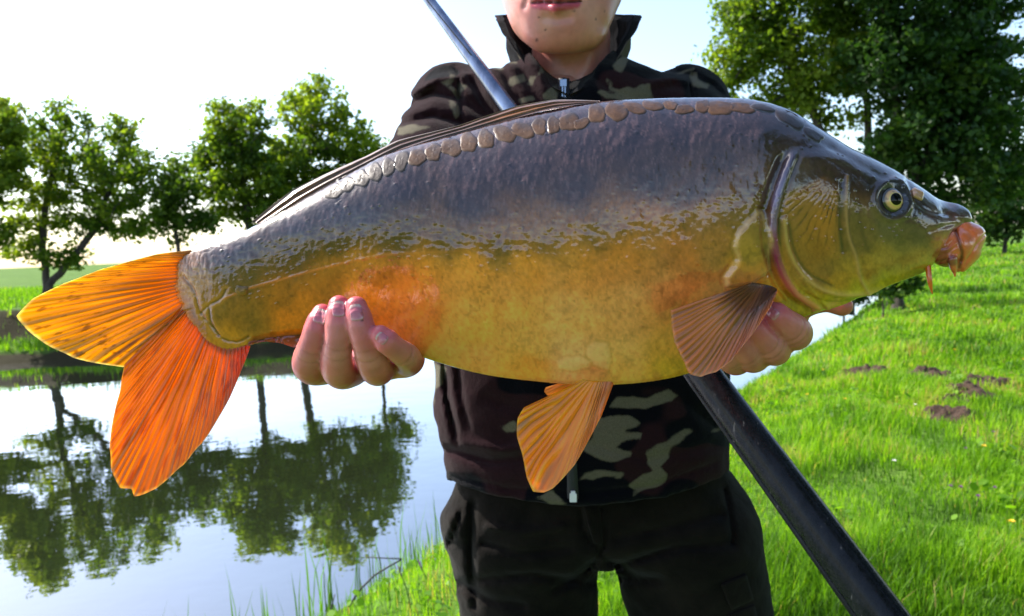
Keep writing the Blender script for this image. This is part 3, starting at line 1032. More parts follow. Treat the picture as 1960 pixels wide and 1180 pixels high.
# gill rim: blue grey at the top, magenta in the middle, peach below
rim = inr * ss(-1, 2, sg) * (1 - ss(11, 16, sg))
rc_ = np.stack([np.interp(y, [300, 380, 430, 455, 500, 545, 590], q) for q in zip(*[lin(*c) for c in [(60, 62, 78), (98, 100, 125), (125, 110, 140), (120, 45, 85), (130, 50, 70), (180, 110, 75), (185, 150, 60)]])], -1)
colr = colr * (1 - rim[..., None]) + rc_ * rim[..., None]
colr = blend(colr, lin(42, 30, 20), 0.85 * inr * gauss(sg + 7, 8) * (1 - ss(480, 560, y)))  # groove behind the gill edge: its shadow is put into the colour
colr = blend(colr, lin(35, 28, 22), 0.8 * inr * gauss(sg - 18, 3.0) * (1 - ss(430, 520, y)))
for pts, w, c, a in [([(1497, 420), (1503, 470), (1530, 520), (1575, 553), (1640, 560), (1720, 545)], 4, (185, 170, 90), 0.6),
                     ([(1507, 430), (1518, 480), (1545, 520), (1590, 545)], 3, (70, 60, 30), 0.7),
                     ([(1618, 340), (1617, 400), (1622, 450), (1636, 490), (1643, 530), (1660, 560)], 3, (175, 150, 90), 0.5),
                     ([(1608, 350), (1606, 420), (1612, 480)], 5, (40, 30, 18), 0.7),
                     ([(1640, 350), (1645, 430), (1660, 480)], 5, (60, 46, 26), 0.5),
                     ([(1475, 400), (1462, 450), (1470, 500)], 10, (70, 46, 18), 0.6),
                     ([(1556, 592), (1580, 585), (1600, 572)], 6, (190, 160, 80), 0.5)]:
    d, _ = dnear(x, y, bez(pts)); colr = blend(colr, lin(*c), a * gauss(d, w))
colr = blend(colr, lin(178, 150, 60), 0.55 * (1 - ss(-12, 0, sfl)) * (0.5 + nz(20, 47) * 1.6))
colr = blend(colr, lin(205, 190, 110), 0.5 * gauss(sfl + 3, 4))
for pb in BSC:
    s = sdpoly(x, y, pb); colr = blend(colr, lin(205, 190, 105), 0.35 * (1 - ss(-6, 1, s))); colr = blend(colr, lin(140, 120, 40), 0.3 * gauss(s, 2.5))
colr = blend(colr, lin(40, 45, 50), 0.85 * (1 - ss(26, 40, de)))
colr = blend(colr, lin(150, 60, 45), 0.35 * ss(0.14, 0.3, nz(45, 48)) * ss(560, 620, y) * ss(1000, 1150, x) * (1 - ss(1350, 1400, x)))
tailblend = np.exp(-(np.arange(NU)[:, None] / 30.0)) * (0.9 + 1.6 * nz(9, 98))
colr = blend(colr, lin(196, 126, 24), tailblend)
colr = np.clip(colr * (np.array([1.28, 0.90, 1.0]) * (1 - ss(470, 560, y)[..., None]) + np.array([1.62, 1.02, 1.55]) * ss(470, 560, y)[..., None]), 0.004, 0.9)

m_skin, nt, b = new_mat('carp_skin')
ac = attr(nt, 'col', 'Color')
lk(nt, ac, b.inputs['Base Color'])
b.inputs['Roughness'].default_value = 0.34
b.inputs['IOR'].default_value = 1.45
lk(nt, attr(nt, 'wet'), b.inputs['Coat Weight'])
b.inputs['Coat Roughness'].default_value = 0.035
b.inputs['Coat IOR'].default_value = 1.68
b.inputs['Specular IOR Level'].default_value = 0.16
n1 = noise_tex(nt, 420, 3, 0.6)
n2 = noise_tex(nt, 130, 3, 0.55)
nb = bump(nt, n1.outputs['Fac'], None, 0.00016, 0.4)
nb = bump(nt, n2.outputs['Fac'], b, 0.0007, 0.5, nb)
lk(nt, nb, b.inputs['Coat Normal'])

m_scale, nt, b = new_mat('carp_scale')
lk(nt, attr(nt, 'col', 'Color'), b.inputs['Base Color'])
b.inputs['Roughness'].default_value = 0.42
b.inputs['Specular IOR Level'].default_value = 0.25
b.inputs['Coat Weight'].default_value = 0.35
b.inputs['Coat Roughness'].default_value = 0.10
bump(nt, noise_tex(nt, 260, 3).outputs['Fac'], b, 0.0004, 0.5)

fq = grid_faces(NU, NV, True)
wet = np.broadcast_to((0.25 + 0.75 * ss(8, 70, np.arange(NU)))[:, None], x.shape)
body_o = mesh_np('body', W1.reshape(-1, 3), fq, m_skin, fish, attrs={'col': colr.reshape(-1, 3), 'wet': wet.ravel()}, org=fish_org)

# surface look-up for things that sit on the skin
WF = W1[::2, :NF:2].reshape(-1, 3); NFm = N0[::2, :NF:2].reshape(-1, 3)
qx_, qy_, qd_ = proj(WF)


def on_skin(px, py):
    px = np.atleast_1d(px); py = np.atleast_1d(py)
    p = np.zeros((len(px), 3)); n = np.zeros((len(px), 3))
    for k in range(len(px)):
        d2 = (qx_ - px[k]) ** 2 + (qy_ - py[k]) ** 2
        i = np.argpartition(d2, 5)[:5]
        w = 1 / (d2[i] + 0.3); w /= w.sum()
        dd = (qd_[i] * w).sum()
        p[k] = P(px[k], py[k], dd); nn = (NFm[i] * w[:, None]).sum(0); n[k] = nn / np.linalg.norm(nn)
    return p, n


def scale_piece(cx, cy, rx, ry, ang, h=1.2, col=(150, 105, 66), sd=0, rim_c=(70, 60, 62)):
    R, A = 6, 18
    th = np.linspace(0, 2 * np.pi, A, endpoint=False)
    rr = np.linspace(0, 1, R + 1)[1:]
    rg = np.random.default_rng(sd)
    wob = (np.abs(np.cos(th)) ** 2.8 + np.abs(np.sin(th)) ** 2.8) ** (-1 / 2.8) * (1 + 0.09 * np.sin(th * 2 + rg.uniform(0, 6)) + 0.07 * np.sin(th * 3 + rg.uniform(0, 6)) + 0.06 * np.sin(th * 5 + rg.uniform(0, 6)))
    qx = [0.0]; qy = [0.0]; q = [0.0]
    for a in rr:
        qx += list(a * wob * np.cos(th) * rx); qy += list(a * wob * np.sin(th) * ry); q += [a] * A
    qx = np.array(qx); qy = np.array(qy); q = np.array(q)
    ca, sa = math.cos(ang), math.sin(ang)
    px = cx + qx * ca - qy * sa; py = cy + qx * sa + qy * ca
    p, n = on_skin(px, py)
    nm = n.mean(0); nm /= np.linalg.norm(nm)
    hh = h * (1 - q ** 5) + 0.35 * gauss(q - 0.84, 0.08) - 1.2 * (q > 0.99)
    p = p + nm * ((hh + 0.5) * PXM)[:, None]
    f3 = np.array([[0, 1 + k, 1 + (k + 1) % A] for k in range(A)])
    f4 = np.array([[1 + i * A + k, 1 + (i + 1) * A + k, 1 + (i + 1) * A + (k + 1) % A, 1 + i * A + (k + 1) % A] for i in range(R - 1) for k in range(A)])
    base = np.array(lin(*col)) * 0.62
    jit = 1 + 0.5 * (fbm(px / 9, py / 9, sd, 5, 3) - 0.5) + rg.normal(0, 0.06)
    cc = base[None] * jit[:, None]
    upm = np.clip(-qy / ry * 0.9 + 0.1 + 1.2 * (fbm(px / 7, py / 7, 0, 31, 2) - 0.5), 0, 1)[:, None] * (0.75 if col[0] > 100 else 0.3)
    cc = cc * (1 - upm) + np.array(lin(60, 54, 58)) * 0.62 * upm
    cc = cc * (1 + 0.5 * (vn(np.hypot(qx, qy + ry) / 1.7, 0.5, 0, 5) - 0.5))[:, None]
    m = np.clip((q - 0.84) / 0.16, 0, 1)[:, None]
    cc = cc * (1 - m) + np.array(lin(*rim_c)) * 0.6 * m
    c0 = p.mean(0)
    return mesh_np('scale', p, [f4, f3], m_scale, body_o, attrs={'col': np.clip(cc, 0.003, 1)}, org=fish_org)


ROW = [(640, 366, 13, 18, .9), (663, 351, 15, 17, .8), (692, 341, 14, 18, .5), (718, 329, 14, 19, .45), (744, 319, 13, 17, .4), (769, 308, 13, 19, .4), (799, 301, 16, 17, .3), (830, 291, 15, 17, .3),
       (864, 282, 18, 18, .3), (897, 272, 17, 18, .25), (930, 266, 16, 17, .25), (967, 256, 20, 16, .2), (1001, 249, 20, 16, .2), (1032, 241, 14, 16, .15), (1060, 239, 13, 16, .1), (1089, 233, 20, 16, -.1),
       (1113, 236, 16, 10, -.3), (1142, 216, 17, 18, .1), (1180, 213, 20, 18, .5), (1214, 206, 22, 11, .3), (1249, 202, 19, 10, .15), (1283, 201, 14, 8, .2), (1310, 209, 16, 10, 0), (1345, 203, 14, 12, 0), (1378, 206, 24, 15, .1), (1420, 206, 22, 11, .12)]
for k, (a, c, rx, ry, an) in enumerate(ROW):
    scale_piece(a, c + 1, rx * 1.16, ry * 1.06, an, 0.7, (108, 72, 38) if k > 5 else (88, 72, 60), k, (40, 34, 36))
for k, (a, c, rx, ry, an) in enumerate([(1460, 207, 24, 9, .2), (1512, 229, 34, 15, .55), (1556, 258, 24, 11, .6)]):
    scale_piece(a, c, rx, ry, an, 2.4, (66, 54, 52), 60 + k, (120, 122, 140))
scale_piece(463, 557, 12, 11, 0, 2.6, (175, 128, 50), 71, (140, 110, 50))
# --- fins
m_fin, nt, b = new_mat('carp_fin')
ac = attr(nt, 'col', 'Color')
lk(nt, ac, b.inputs['Base Color'])
b.inputs['Roughness'].default_value = 0.3
b.inputs['Coat Weight'].default_value = 0.9
b.inputs['Coat Roughness'].default_value = 0.09
tr = nd(nt, 'ShaderNodeBsdfTranslucent'); lk(nt, ac, tr.inputs['Color'])
ms = nd(nt, 'ShaderNodeMixShader'); lk(nt, attr(nt, 'thin'), ms.inputs[0])
lk(nt, b.outputs[0], ms.inputs[1]); lk(nt, tr.outputs[0], ms.inputs[2])
lk(nt, ms.outputs[0], nt.nodes['Material Output'].inputs['Surface'])
bump(nt, noise_tex(nt, 300, 3).outputs['Fac'], b, 0.0003, 0.5)


def fin(name, base, margin, nray, tfun, colfun, nu=240, nr=70, thick=3.0, ridge=1.6, curve=0.0, thin=0.62, jag=2.0, seed=0, mid=None):
    Bp = pline(base, nu); Mp = pline(margin, nu)
    mg = np.asarray(margin, float); ms_ = np.concatenate([[0], np.cumsum(np.linalg.norm(np.diff(mg, axis=0), axis=1))]); mt = np.linspace(0, ms_[-1], nu)
    Mp = 0.35 * Mp + 0.65 * np.stack([np.interp(mt, ms_, mg[:, 0]), np.interp(mt, ms_, mg[:, 1])], -1)
    rg = np.linspace(0, 1, nr)
    u = np.linspace(0, 1, nu)
    if mid is not None:
        Mi = pline(mid, nu)
        X = (1 - rg)[None] ** 2 * Bp[:, :1] + 2 * (rg * (1 - rg))[None] * Mi[:, :1] + rg[None] ** 2 * Mp[:, :1]
        Y = (1 - rg)[None] ** 2 * Bp[:, 1:] + 2 * (rg * (1 - rg))[None] * Mi[:, 1:] + rg[None] ** 2 * Mp[:, 1:]
    else:
        X = Bp[:, :1] * (1 - rg) + Mp[:, :1] * rg
        Y = Bp[:, 1:] * (1 - rg) + Mp[:, 1:] * rg
    # ragged margin
    jg = jag * (vn(u * nray * 1.3, 0.5, seed, 3) - 0.5) * 2
    dx = Mp[:, 0] - Bp[:, 0]; dy = Mp[:, 1] - Bp[:, 1]; L = np.hypot(dx, dy) + 1e-6
    X = X + (jg * dx / L)[:, None] * ss(0.85, 1, rg)[None]; Y = Y + (jg * dy / L)[:, None] * ss(0.85, 1, rg)[None]
    U = np.broadcast_to(u[:, None], X.shape); Rr = np.broadcast_to(rg[None], X.shape)
    wv = 0.5 * (fbm(U * 9, Rr * 2.5, seed, 7, 2) - 0.5) + 2.2 * (vn(U * 5, 0.3, seed, 8) - 0.5)
    amp = 0.45 + 1.1 * vn(U * nray * 0.7, Rr * 3, seed, 9)
    streak = fbm(U * nray * 4.5 + 2 * wv, Rr * 2.2, 0, seed + 70, 3) - 0.5
    c1 = np.cos(2 * np.pi * (nray * U + wv)); c2 = np.cos(2 * np.pi * (2 * nray * U + wv * 2))
    ray = c1 * (1 - ss(0.35, 0.75, Rr)) + c2 * ss(0.35, 0.75, Rr)
    ray = ray * amp
    T0 = tfun(U, Rr)
    h = ridge * ray * (1 - 0.75 * Rr) * (0.15 + 0.85 * ss(0.03, 0.25, Rr))
    th = thick * (1 - 0.75 * Rr) * np.minimum(1, np.minimum(U, 1 - U) / 0.015 + 0.25)
    fr = T0 + th / 2 + h; bk = T0 - th / 2 + h * 0.6
    col, tn = colfun(U, Rr, ray, X, Y)
    col = np.asarray(col) * (1 + 1.2 * streak)[..., None]
    tn = tn * (1 - 0.5 * np.clip(-streak * 2, 0, 1))
    V = np.concatenate([FQ(X, Y, fr).reshape(-1, 3), FQ(X, Y, bk).reshape(-1, 3)])
    f = grid_faces(nu, nr); k = nu * nr
    ring = np.concatenate([np.arange(nr), np.arange(1, nu) * nr + nr - 1, (nu - 1) * nr + np.arange(nr - 2, -1, -1), np.arange(nu - 2, 0, -1) * nr])
    r2 = np.roll(ring, -1)
    rimf = np.stack([ring, ring + k, r2 + k, r2], -1)
    return mesh_np(name, V, [np.concatenate([f, f[:, ::-1] + k, rimf])], m_fin, fish,
                   attrs={'col': np.clip(np.concatenate([col.reshape(-1, 3)] * 2), 0.002, 0.95) ** 0.85, 'thin': np.concatenate([tn.ravel()] * 2)}, org=fish_org)


def mixc(a, b_, m):
    m = np.clip(m, 0, 1)[..., None]
    return np.asarray(a) * (1 - m) + np.asarray(b_) * m


def col_tail_up(U, R, ray, X, Y):
    c = mixc(lin(236, 160, 22), lin(240, 178, 30), R)
    c = mixc(c, lin(225, 120, 12), (1 - R) ** 2 * 0.8)
    c = mixc(c, lin(95, 60, 50), (1 - ss(0.0, 0.22, U)) * (0.9 - 0.35 * R))
    c = mixc(c, lin(110, 62, 10), 0.75 * np.clip(ray * 1.3 - 0.25, 0, 1) * (0.9 - 0.5 * R))
    c = mixc(c, lin(120, 70, 10), 0.6 * ss(0.62, 0.74, fbm(U * 70, R * 16, 0, 51, 3)) * ss(0.3, 0.7, R))
    c = mixc(c, lin(90, 55, 35), 0.8 * gauss(U - 0.93, 0.012) + 0.6 * gauss(U - 0.975, 0.01))
    c = mixc(c, lin(252, 228, 150), 0.8 * ss(0.972, 0.99, R))
    return c, 0.84 - 0.25 * (1 - ss(0.0, 0.15, U)) - 0.25 * np.clip(ray, 0, 1) * (1 - R)


def col_tail_lo(U, R, ray, X, Y):
    c = mixc(lin(244, 140, 10), lin(246, 148, 14), R)
    c = mixc(c, lin(235, 70, 4), ss(0.6, 1.0, U) * 0.85)
    c = mixc(c, lin(238, 150, 20), (1 - ss(0, 0.35, U)) * 0.7)
    c = mixc(c, lin(205, 80, 12), (1 - ss(0, 0.25, R)) * 0.6)
    c = mixc(c, lin(150, 60, 8), 0.62 * np.clip(ray * 1.3 - 0.3, 0, 1) * (1 - 0.4 * R))
    c = mixc(c, lin(170, 60, 5), 0.5 * ss(0.58, 0.72, fbm(U * 60, R * 6, 0, 52, 3)))
    c = mixc(c, lin(252, 190, 90), 0.8 * ss(0.975, 0.99, R))
    return c, 0.84 - 0.22 * np.clip(ray, 0, 1) * (1 - R)


def t_tail(U, R):
    return 4 * np.sin(U * 5) * R + 14 * R * R * np.sin(U * np.pi) + 3.5 * R * (fbm(U * 6, R * 2, 0, 61, 2) - 0.5)


fin('tail_fin_upper_lobe', [(384, 478), (372, 500), (362, 525), (362, 560), (370, 588)],
    [(366, 479), (300, 487), (200, 514), (120, 544), (62, 573), (33, 605), (48, 630), (90, 660), (140, 685), (190, 697), (236, 703)], 20, t_tail, col_tail_up, nu=300, nr=90, thick=5, ridge=1.8, seed=1)
fin('tail_fin_lower_lobe', [(366, 568), (376, 596), (394, 626), (416, 648), (444, 660), (474, 660)],
    [(238, 698), (229, 750), (216, 800), (210, 860), (214, 900), (230, 936), (251, 938), (257, 952), (300, 935), (350, 891), (400, 830), (440, 762), (466, 700), (480, 664)], 20,
    lambda U, R: t_tail(1 - U, R) + 6 * R, col_tail_lo, nu=300, nr=90, thick=5, ridge=1.8, seed=2)


def col_pect(U, R, ray, X, Y):
    c = mixc(lin(200, 120, 52), lin(215, 128, 62), U)
    c = mixc(c, lin(72, 52, 58), (1 - ss(0.25, 0.95, R)) * ss(0.25, 0.6, U))
    c = mixc(c, lin(100, 66, 42), (1 - ss(0.1, 0.6, R)) * (1 - ss(0.2, 0.6, U)))
    c = mixc(c, lin(200, 105, 80), 0.6 * gauss(U - 0.62, 0.18) * ss(0.3, 0.8, R))
    c = mixc(c, lin(85, 52, 32), 0.72 * np.clip(-ray * 1.2 - 0.2, 0, 1) * (1 - 0.45 * R))
    c = mixc(c, lin(235, 170, 110), 0.8 * ss(0.965, 0.99, R))
    return c * np.array([1.1, 0.86, 0.62]), 0.42 + 0.1 * R


bt = 128.0
fin('pectoral_fin', [(1440, 541), (1455, 543), (1470, 546), (1480, 549), (1487, 553)],
    [(1284, 594), (1285, 612), (1285, 632), (1292, 655), (1300, 675), (1312, 700), (1322, 716), (1340, 722), (1370, 712), (1400, 690), (1440, 640), (1472, 594), (1488, 560)], 14,
    lambda U, R: 104 + 74 * ss(0, 0.36, R) + 8 * R * np.sin(U * 3) - 14 * U * (1 - R), col_pect, nu=260, nr=70, thick=8, ridge=1.5, seed=3, jag=2.5)


def col_pelv(U, R, ray, X, Y):
    c = mixc(lin(215, 162, 50), lin(232, 158, 48), R)
    c = mixc(c, lin(238, 150, 35), gauss(U - 0.42, 0.2))
    c = mixc(c, lin(190, 130, 115), ss(0.55, 0.85, U) * (1 - 0.4 * R))
    c = mixc(c, lin(235, 120, 50), ss(0.6, 1.0, R) * ss(0.6, 0.9, U) * 0.8)
    c = mixc(c, lin(150, 92, 30), 0.6 * np.clip(-ray * 1.2 - 0.2, 0, 1))
    c = mixc(c, lin(240, 190, 110), 0.7 * ss(0.97, 0.99, R))
    return c * np.array([1.35, 1.08, 0.42]), 0.5 + 0.12 * R


fin('pelvic_fin', [(1112, 726), (1130, 729), (1150, 730), (1172, 731)],
    [(1052, 759), (1002, 781), (991, 800), (990, 838), (999, 870), (1008, 915), (1020, 943), (1040, 944), (1058, 936), (1100, 890), (1150, 800), (1174, 735)], 12,
    lambda U, R: 48 + 22 * R + 8 * np.sin(U * 4) * R - 10 * U * (1 - R), col_pelv, nu=260, nr=70, thick=6, ridge=1.6, seed=4)
fin('pelvic_fin', [(1095, 726), (1110, 728), (1128, 730)], [(1044, 742), (1040, 750), (1046, 758), (1075, 756), (1110, 744)], 5,
    lambda U, R: -30 - 10 * R, lambda U, R, ray, X, Y: (mixc(lin(235, 140, 40), lin(240, 160, 60), R) * 0.8, 0.5 + 0 * R), nu=60, nr=24, thick=5, ridge=1.2, seed=5)


def col_dors(U, R, ray, X, Y):
    c = mixc(lin(96, 80, 82), lin(150, 112, 98), R)
    c = mixc(c, lin(190, 110, 40), 0.85 * gauss(R - 0.45, 0.3) * (gauss(X - 1000, 70) + gauss(X - 560, 60)))
    st = np.sin(R * 17 + U * 9 + 5 * (fbm(U * 30, R * 2, 0, 3, 2) - 0.5))
    c = mixc(c, lin(52, 44, 48), 0.75 * np.clip(-st, 0, 1))
    c = mixc(c, lin(200, 178, 165), 0.7 * ss(0.86, 0.97, R))  # pale upper edge: a rim highlight put into the fin colour
    return c * 0.7, 0.3 + 0 * R


# the folded dorsal fin: long strip of rays lying back along the ridge
fin('dorsal_fin', [(1150, 196), (1060, 208), (990, 226), (900, 250), (820, 273), (740, 303), (680, 334), (620, 366), (560, 400), (500, 432)],
    [(1148, 194), (1060, 191), (990, 202), (930, 221), (880, 239), (820, 254), (760, 269), (700, 299), (620, 334), (560, 364), (520, 394), (484, 424)], 3,
    lambda U, R: 16 * (1 - R) + 2.5 * np.sin(R * 17 + U * 9), col_dors, nu=300, nr=40, thick=7, ridge=1.5, seed=6, jag=1.5)
fin('anal_fin', [(476, 655), (510, 648), (545, 643), (590, 640)], [(474, 661), (505, 656), (535, 658), (562, 665), (592, 660)], 4,
    lambda U, R: 10 + 4 * R, lambda U, R, ray, X, Y: (mixc(mixc(lin(110, 20, 10), lin(205, 60, 14), R), lin(70, 12, 8), np.clip(-ray, 0, 1) * 0.6) * 0.8, 0.35 + 0 * R), nu=100, nr=20, thick=14, ridge=1.4, seed=7)

# --- eye
ep, en = on_skin(np.array([EX]), np.array([EY])); ep = ep[0]; en = en[0]
en = en * 0.55 - F3 * 0.75 + R3 * 0.12; en /= np.linalg.norm(en)


def dome(c, n, rad, curv, R=14, A=40, hole=0.0):
    a = np.cross(n, U3); a /= np.linalg.norm(a); b2 = np.cross(n, a)
    rr = np.linspace(hole, 1, R); th = np.linspace(0, 2 * np.pi, A, endpoint=False)
    V = []
    for q in rr:
        V.append(c + rad * q * (np.cos(th)[:, None] * a + np.sin(th)[:, None] * b2) + n * (curv * (1 - q * q)))
    return np.concatenate(V), grid_faces(R, A, True), np.repeat(rr, A), np.tile(th, R)


m_eye, nt, b = new_mat('fish_eye')
lk(nt, attr(nt, 'col', 'Color'), b.inputs['Base Color'])
b.inputs['Roughness'].default_value = 0.25
b.inputs['Coat Weight'].default_value = 1.0
b.inputs['Coat Roughness'].default_value = 0.02
eo = ep + en * 3.0 * PXM
V, f, rr, th = dome(eo, en, 21.5 * PXM, 9.5 * PXM, 26, 48, 0.0)
c = np.tile(np.array(lin(60, 70, 80)), (len(V), 1))
c = mixc(c, lin(240, 182, 112), gauss(rr - 0.64, 0.22) * 1.2)
c = mixc(c, lin(240, 215, 110), gauss(rr - 0.54, 0.05))
c = mixc(c, lin(45, 42, 30), ss(0.80, 0.92, rr))
c = mixc(c, lin(60, 45, 20), 0.6 * ss(0.6, 0.75, vn(np.cos(th) * 4, np.sin(th) * 4, rr * 9, 5)) * ss(0.5, 0.7, rr))
c = c * (1 - 0.25 * np.clip(-np.sin(th), 0, 1))[:, None] * 0.75
eye_o = mesh_np('eye', V, f, m_eye, fish, attrs={'col': c}, org=fish_org)
m_pupil, nt, b = new_mat('fish_pupil')
b.inputs['Base Color'].default_value = (0.002, 0.002, 0.003, 1); b.inputs['Roughness'].default_value = 0.12; b.inputs['Specular IOR Level'].default_value = 0.25
V, f, _, _ = dome(eo + en * 8.2 * PXM, en, 11.0 * PXM, 2.8 * PXM, 10, 30, 0.0)
mesh_np('pupil', V, f, m_pupil, eye_o, org=fish_org)

# --- nostril flap, mouth, barbels
m_lip, nt, b = new_mat('carp_lips')
lk(nt, attr(nt, 'col', 'Color'), b.inputs['Base Color'])
b.inputs['Roughness'].default_value = 0.28
b.inputs['Coat Weight'].default_value = 0.8; b.inputs['Coat Roughness'].default_value = 0.1
b.inputs['Subsurface Weight'].default_value = 0.15
b.inputs['Subsurface Radius'].default_value = (0.004, 0.0015, 0.001)
bump(nt, noise_tex(nt, 240, 3).outputs['Fac'], b, 0.0005, 0.5)


def f_mouth(X, Y, T):
    t = T / 1.15
    d = rcone(X, Y, t, (1812, 472, 0), (1836, 468, 0), 40, 37)
    lip = rcone(X, Y, t, (1846, 442, 0), (1866, 452, 0), 21, 21)
    lip = smin(lip, rcone(X, Y, t, (1866, 452, 0), (1858, 480, 0), 20, 20), 6)
    low = rcone(X, Y, t, (1858, 482, 0), (1838, 502, 0), 20, 20)
    lips = smin(lip, low, 3)
    d = smin(d, lips, 4)
    d = smin(d, rcone(X, Y, t, (1842, 436, 0), (1822, 428, 0), 16, 18), 8)
    d = smin(d, rcone(X, Y, T, (1823, 496, 36), (1826, 512, 28), 10, 8), 4)
    d = smin(d, rcone(X, Y, T, (1826, 512, 28), (1828, 529, 22), 7, 2), 3)
    q = np.stack([X, Y], -1)
    g, _ = dseg(X, Y, [(1828, 440), (1836, 462), (1842, 485), (1836, 512)])
    d = d + 3.5 * np.exp(-(g / 3.5) ** 2) * (T > 0)
    g, _ = dseg(X, Y, [(1886, 448), (1868, 470), (1850, 500), (1838, 520)])
    d = d + 2.0 * np.exp(-(g / 2.5) ** 2)
    for pts in ([(1790, 492), (1815, 484), (1832, 470)], [(1796, 504), (1818, 494), (1834, 482)], [(1788, 478), (1812, 474), (1828, 458)]):
        g, _ = dseg(X, Y, pts); d = d + 1.2 * np.exp(-(g / 2.2) ** 2)
    return d


V, f = surface_nets(f_mouth, (1755, 395, -52), (1895, 540, 52), 1.6)
c = np.tile(np.array(lin(235, 112, 60)), (len(V), 1))
c = mixc(c, lin(150, 58, 44), (1 - ss(1808, 1832, V[:, 0])) * ss(455, 480, V[:, 1]))
c = mixc(c, lin(215, 130, 60), (1 - ss(1795, 1830, V[:, 0])) * (1 - ss(450, 475, V[:, 1])))
c = mixc(c, lin(120, 92, 84), 0.7 * (1 - ss(1815, 1840, V[:, 0])) * (1 - ss(425, 445, V[:, 1])))
g, _ = dseg(V[:, 0], V[:, 1], [(1828, 440), (1836, 462), (1842, 485), (1836, 512)])
c = mixc(c, lin(70, 20, 18), 0.8 * gauss(g, 4))
c = mixc(c, lin(235, 150, 115), 0.5 * ss(1862, 1880, V[:, 0]))
g = np.hypot(V[:, 0] - 1823, V[:, 1] - 499); c = mixc(c, lin(95, 48, 50), 0.7 * (1 - ss(8, 13, g)))
c = c * (0.72 + 0.5 * fbm(V[:, 0] / 12, V[:, 1] / 12, V[:, 2] / 12, 3, 3))[:, None]
mesh_np('mouth', FQ(V[:, 0], V[:, 1], V[:, 2]), f, m_lip, fish, attrs={'col': np.clip(c * 0.95, 0.004, 0.9)}, org=fish_org)
for name, pts, rr, cc in [('barbel', [(1776, 508, 22), (1779, 534, 26), (1783, 556, 24), (1785, 563, 23)], [5, 5, 4, 1], (235, 110, 25))]:
    p = np.array(pts, float)
    p = pline(p, 14); V, fs = tube(FQ(p[:, 0], p[:, 1], p[:, 2]), np.interp(np.linspace(0, 1, 14), np.linspace(0, 1, len(rr)), rr) * PXM, 10)
    mesh_np(name, V, fs, m_lip, fish, attrs={'col': np.tile(np.array(lin(*cc)) * 0.8, (len(V), 1))}, org=fish_org)
V, f = surface_nets(lambda X, Y, T: smin(smin(rcone(X, Y, T, (1751, 367, 14), (1762, 372, 14), 7.5, 7), rcone(X, Y, T, (1752, 374, 22), (1762, 380, 20), 6, 5), 5),
                                         rcone(X, Y, T, (1752, 372, 6), (1764, 384, 10), 6, 5), 5), (1735, 350, -12), (1780, 400, 42), 1.4)
p, n = on_skin(np.array([1757.]), np.array([372.])); 
tt = (FD - proj(p)[2][0]) / PXM
mesh_np('nostril_flap', FQ(V[:, 0], V[:, 1], V[:, 2] + tt - 16), f, m_lip, fish, attrs={'col': np.tile(np.array(lin(205, 150, 105)) * 0.75, (len(V), 1))}, org=fish_org)
# ------------------------------------------------------------------ the person
BD = 1.05                                                  # camera depth of the trunk
CXY = lambda px, d=BD: (px - 980) / FPX * d
CYY = lambda py, d=BD: (590 - py) / FPX * d
feet = np.array([0.13, 1.10, 0.0])
person = empty('person', feet)
tag(person, 'person in dark camouflage fleece and black trousers holding the carp', 'person')
Mc = np.stack([R3, U3, F3])                                # world -> camera axes


def to_cam(X, Y, Z):
    q = [X - CAM[0], Y - CAM[1], Z - CAM[2]]
    return [q[0] * Mc[k, 0] + q[1] * Mc[k, 1] + q[2] * Mc[k, 2] for k in range(3)]


def from_cam(v):
    v = np.asarray(v)
    return CAM + v[:, :1] * R3 + v[:, 1:2] * U3 + v[:, 2:] * F3


def cpt(px, py, d):
    """camera-frame coordinates of a pixel at depth d"""
    return np.array([(px - 980) / FPX * d, (590 - py) / FPX * d, d])


def cam_px(x, y, d):
    return 980 + FPX * x / d, 590 - FPX * y / d


def mesh_cam(fn, lo, hi, h):
    V, f = surface_nets(fn, lo, hi, h)
    return V, f[:, ::-1]          # camera frame is left-handed against the world


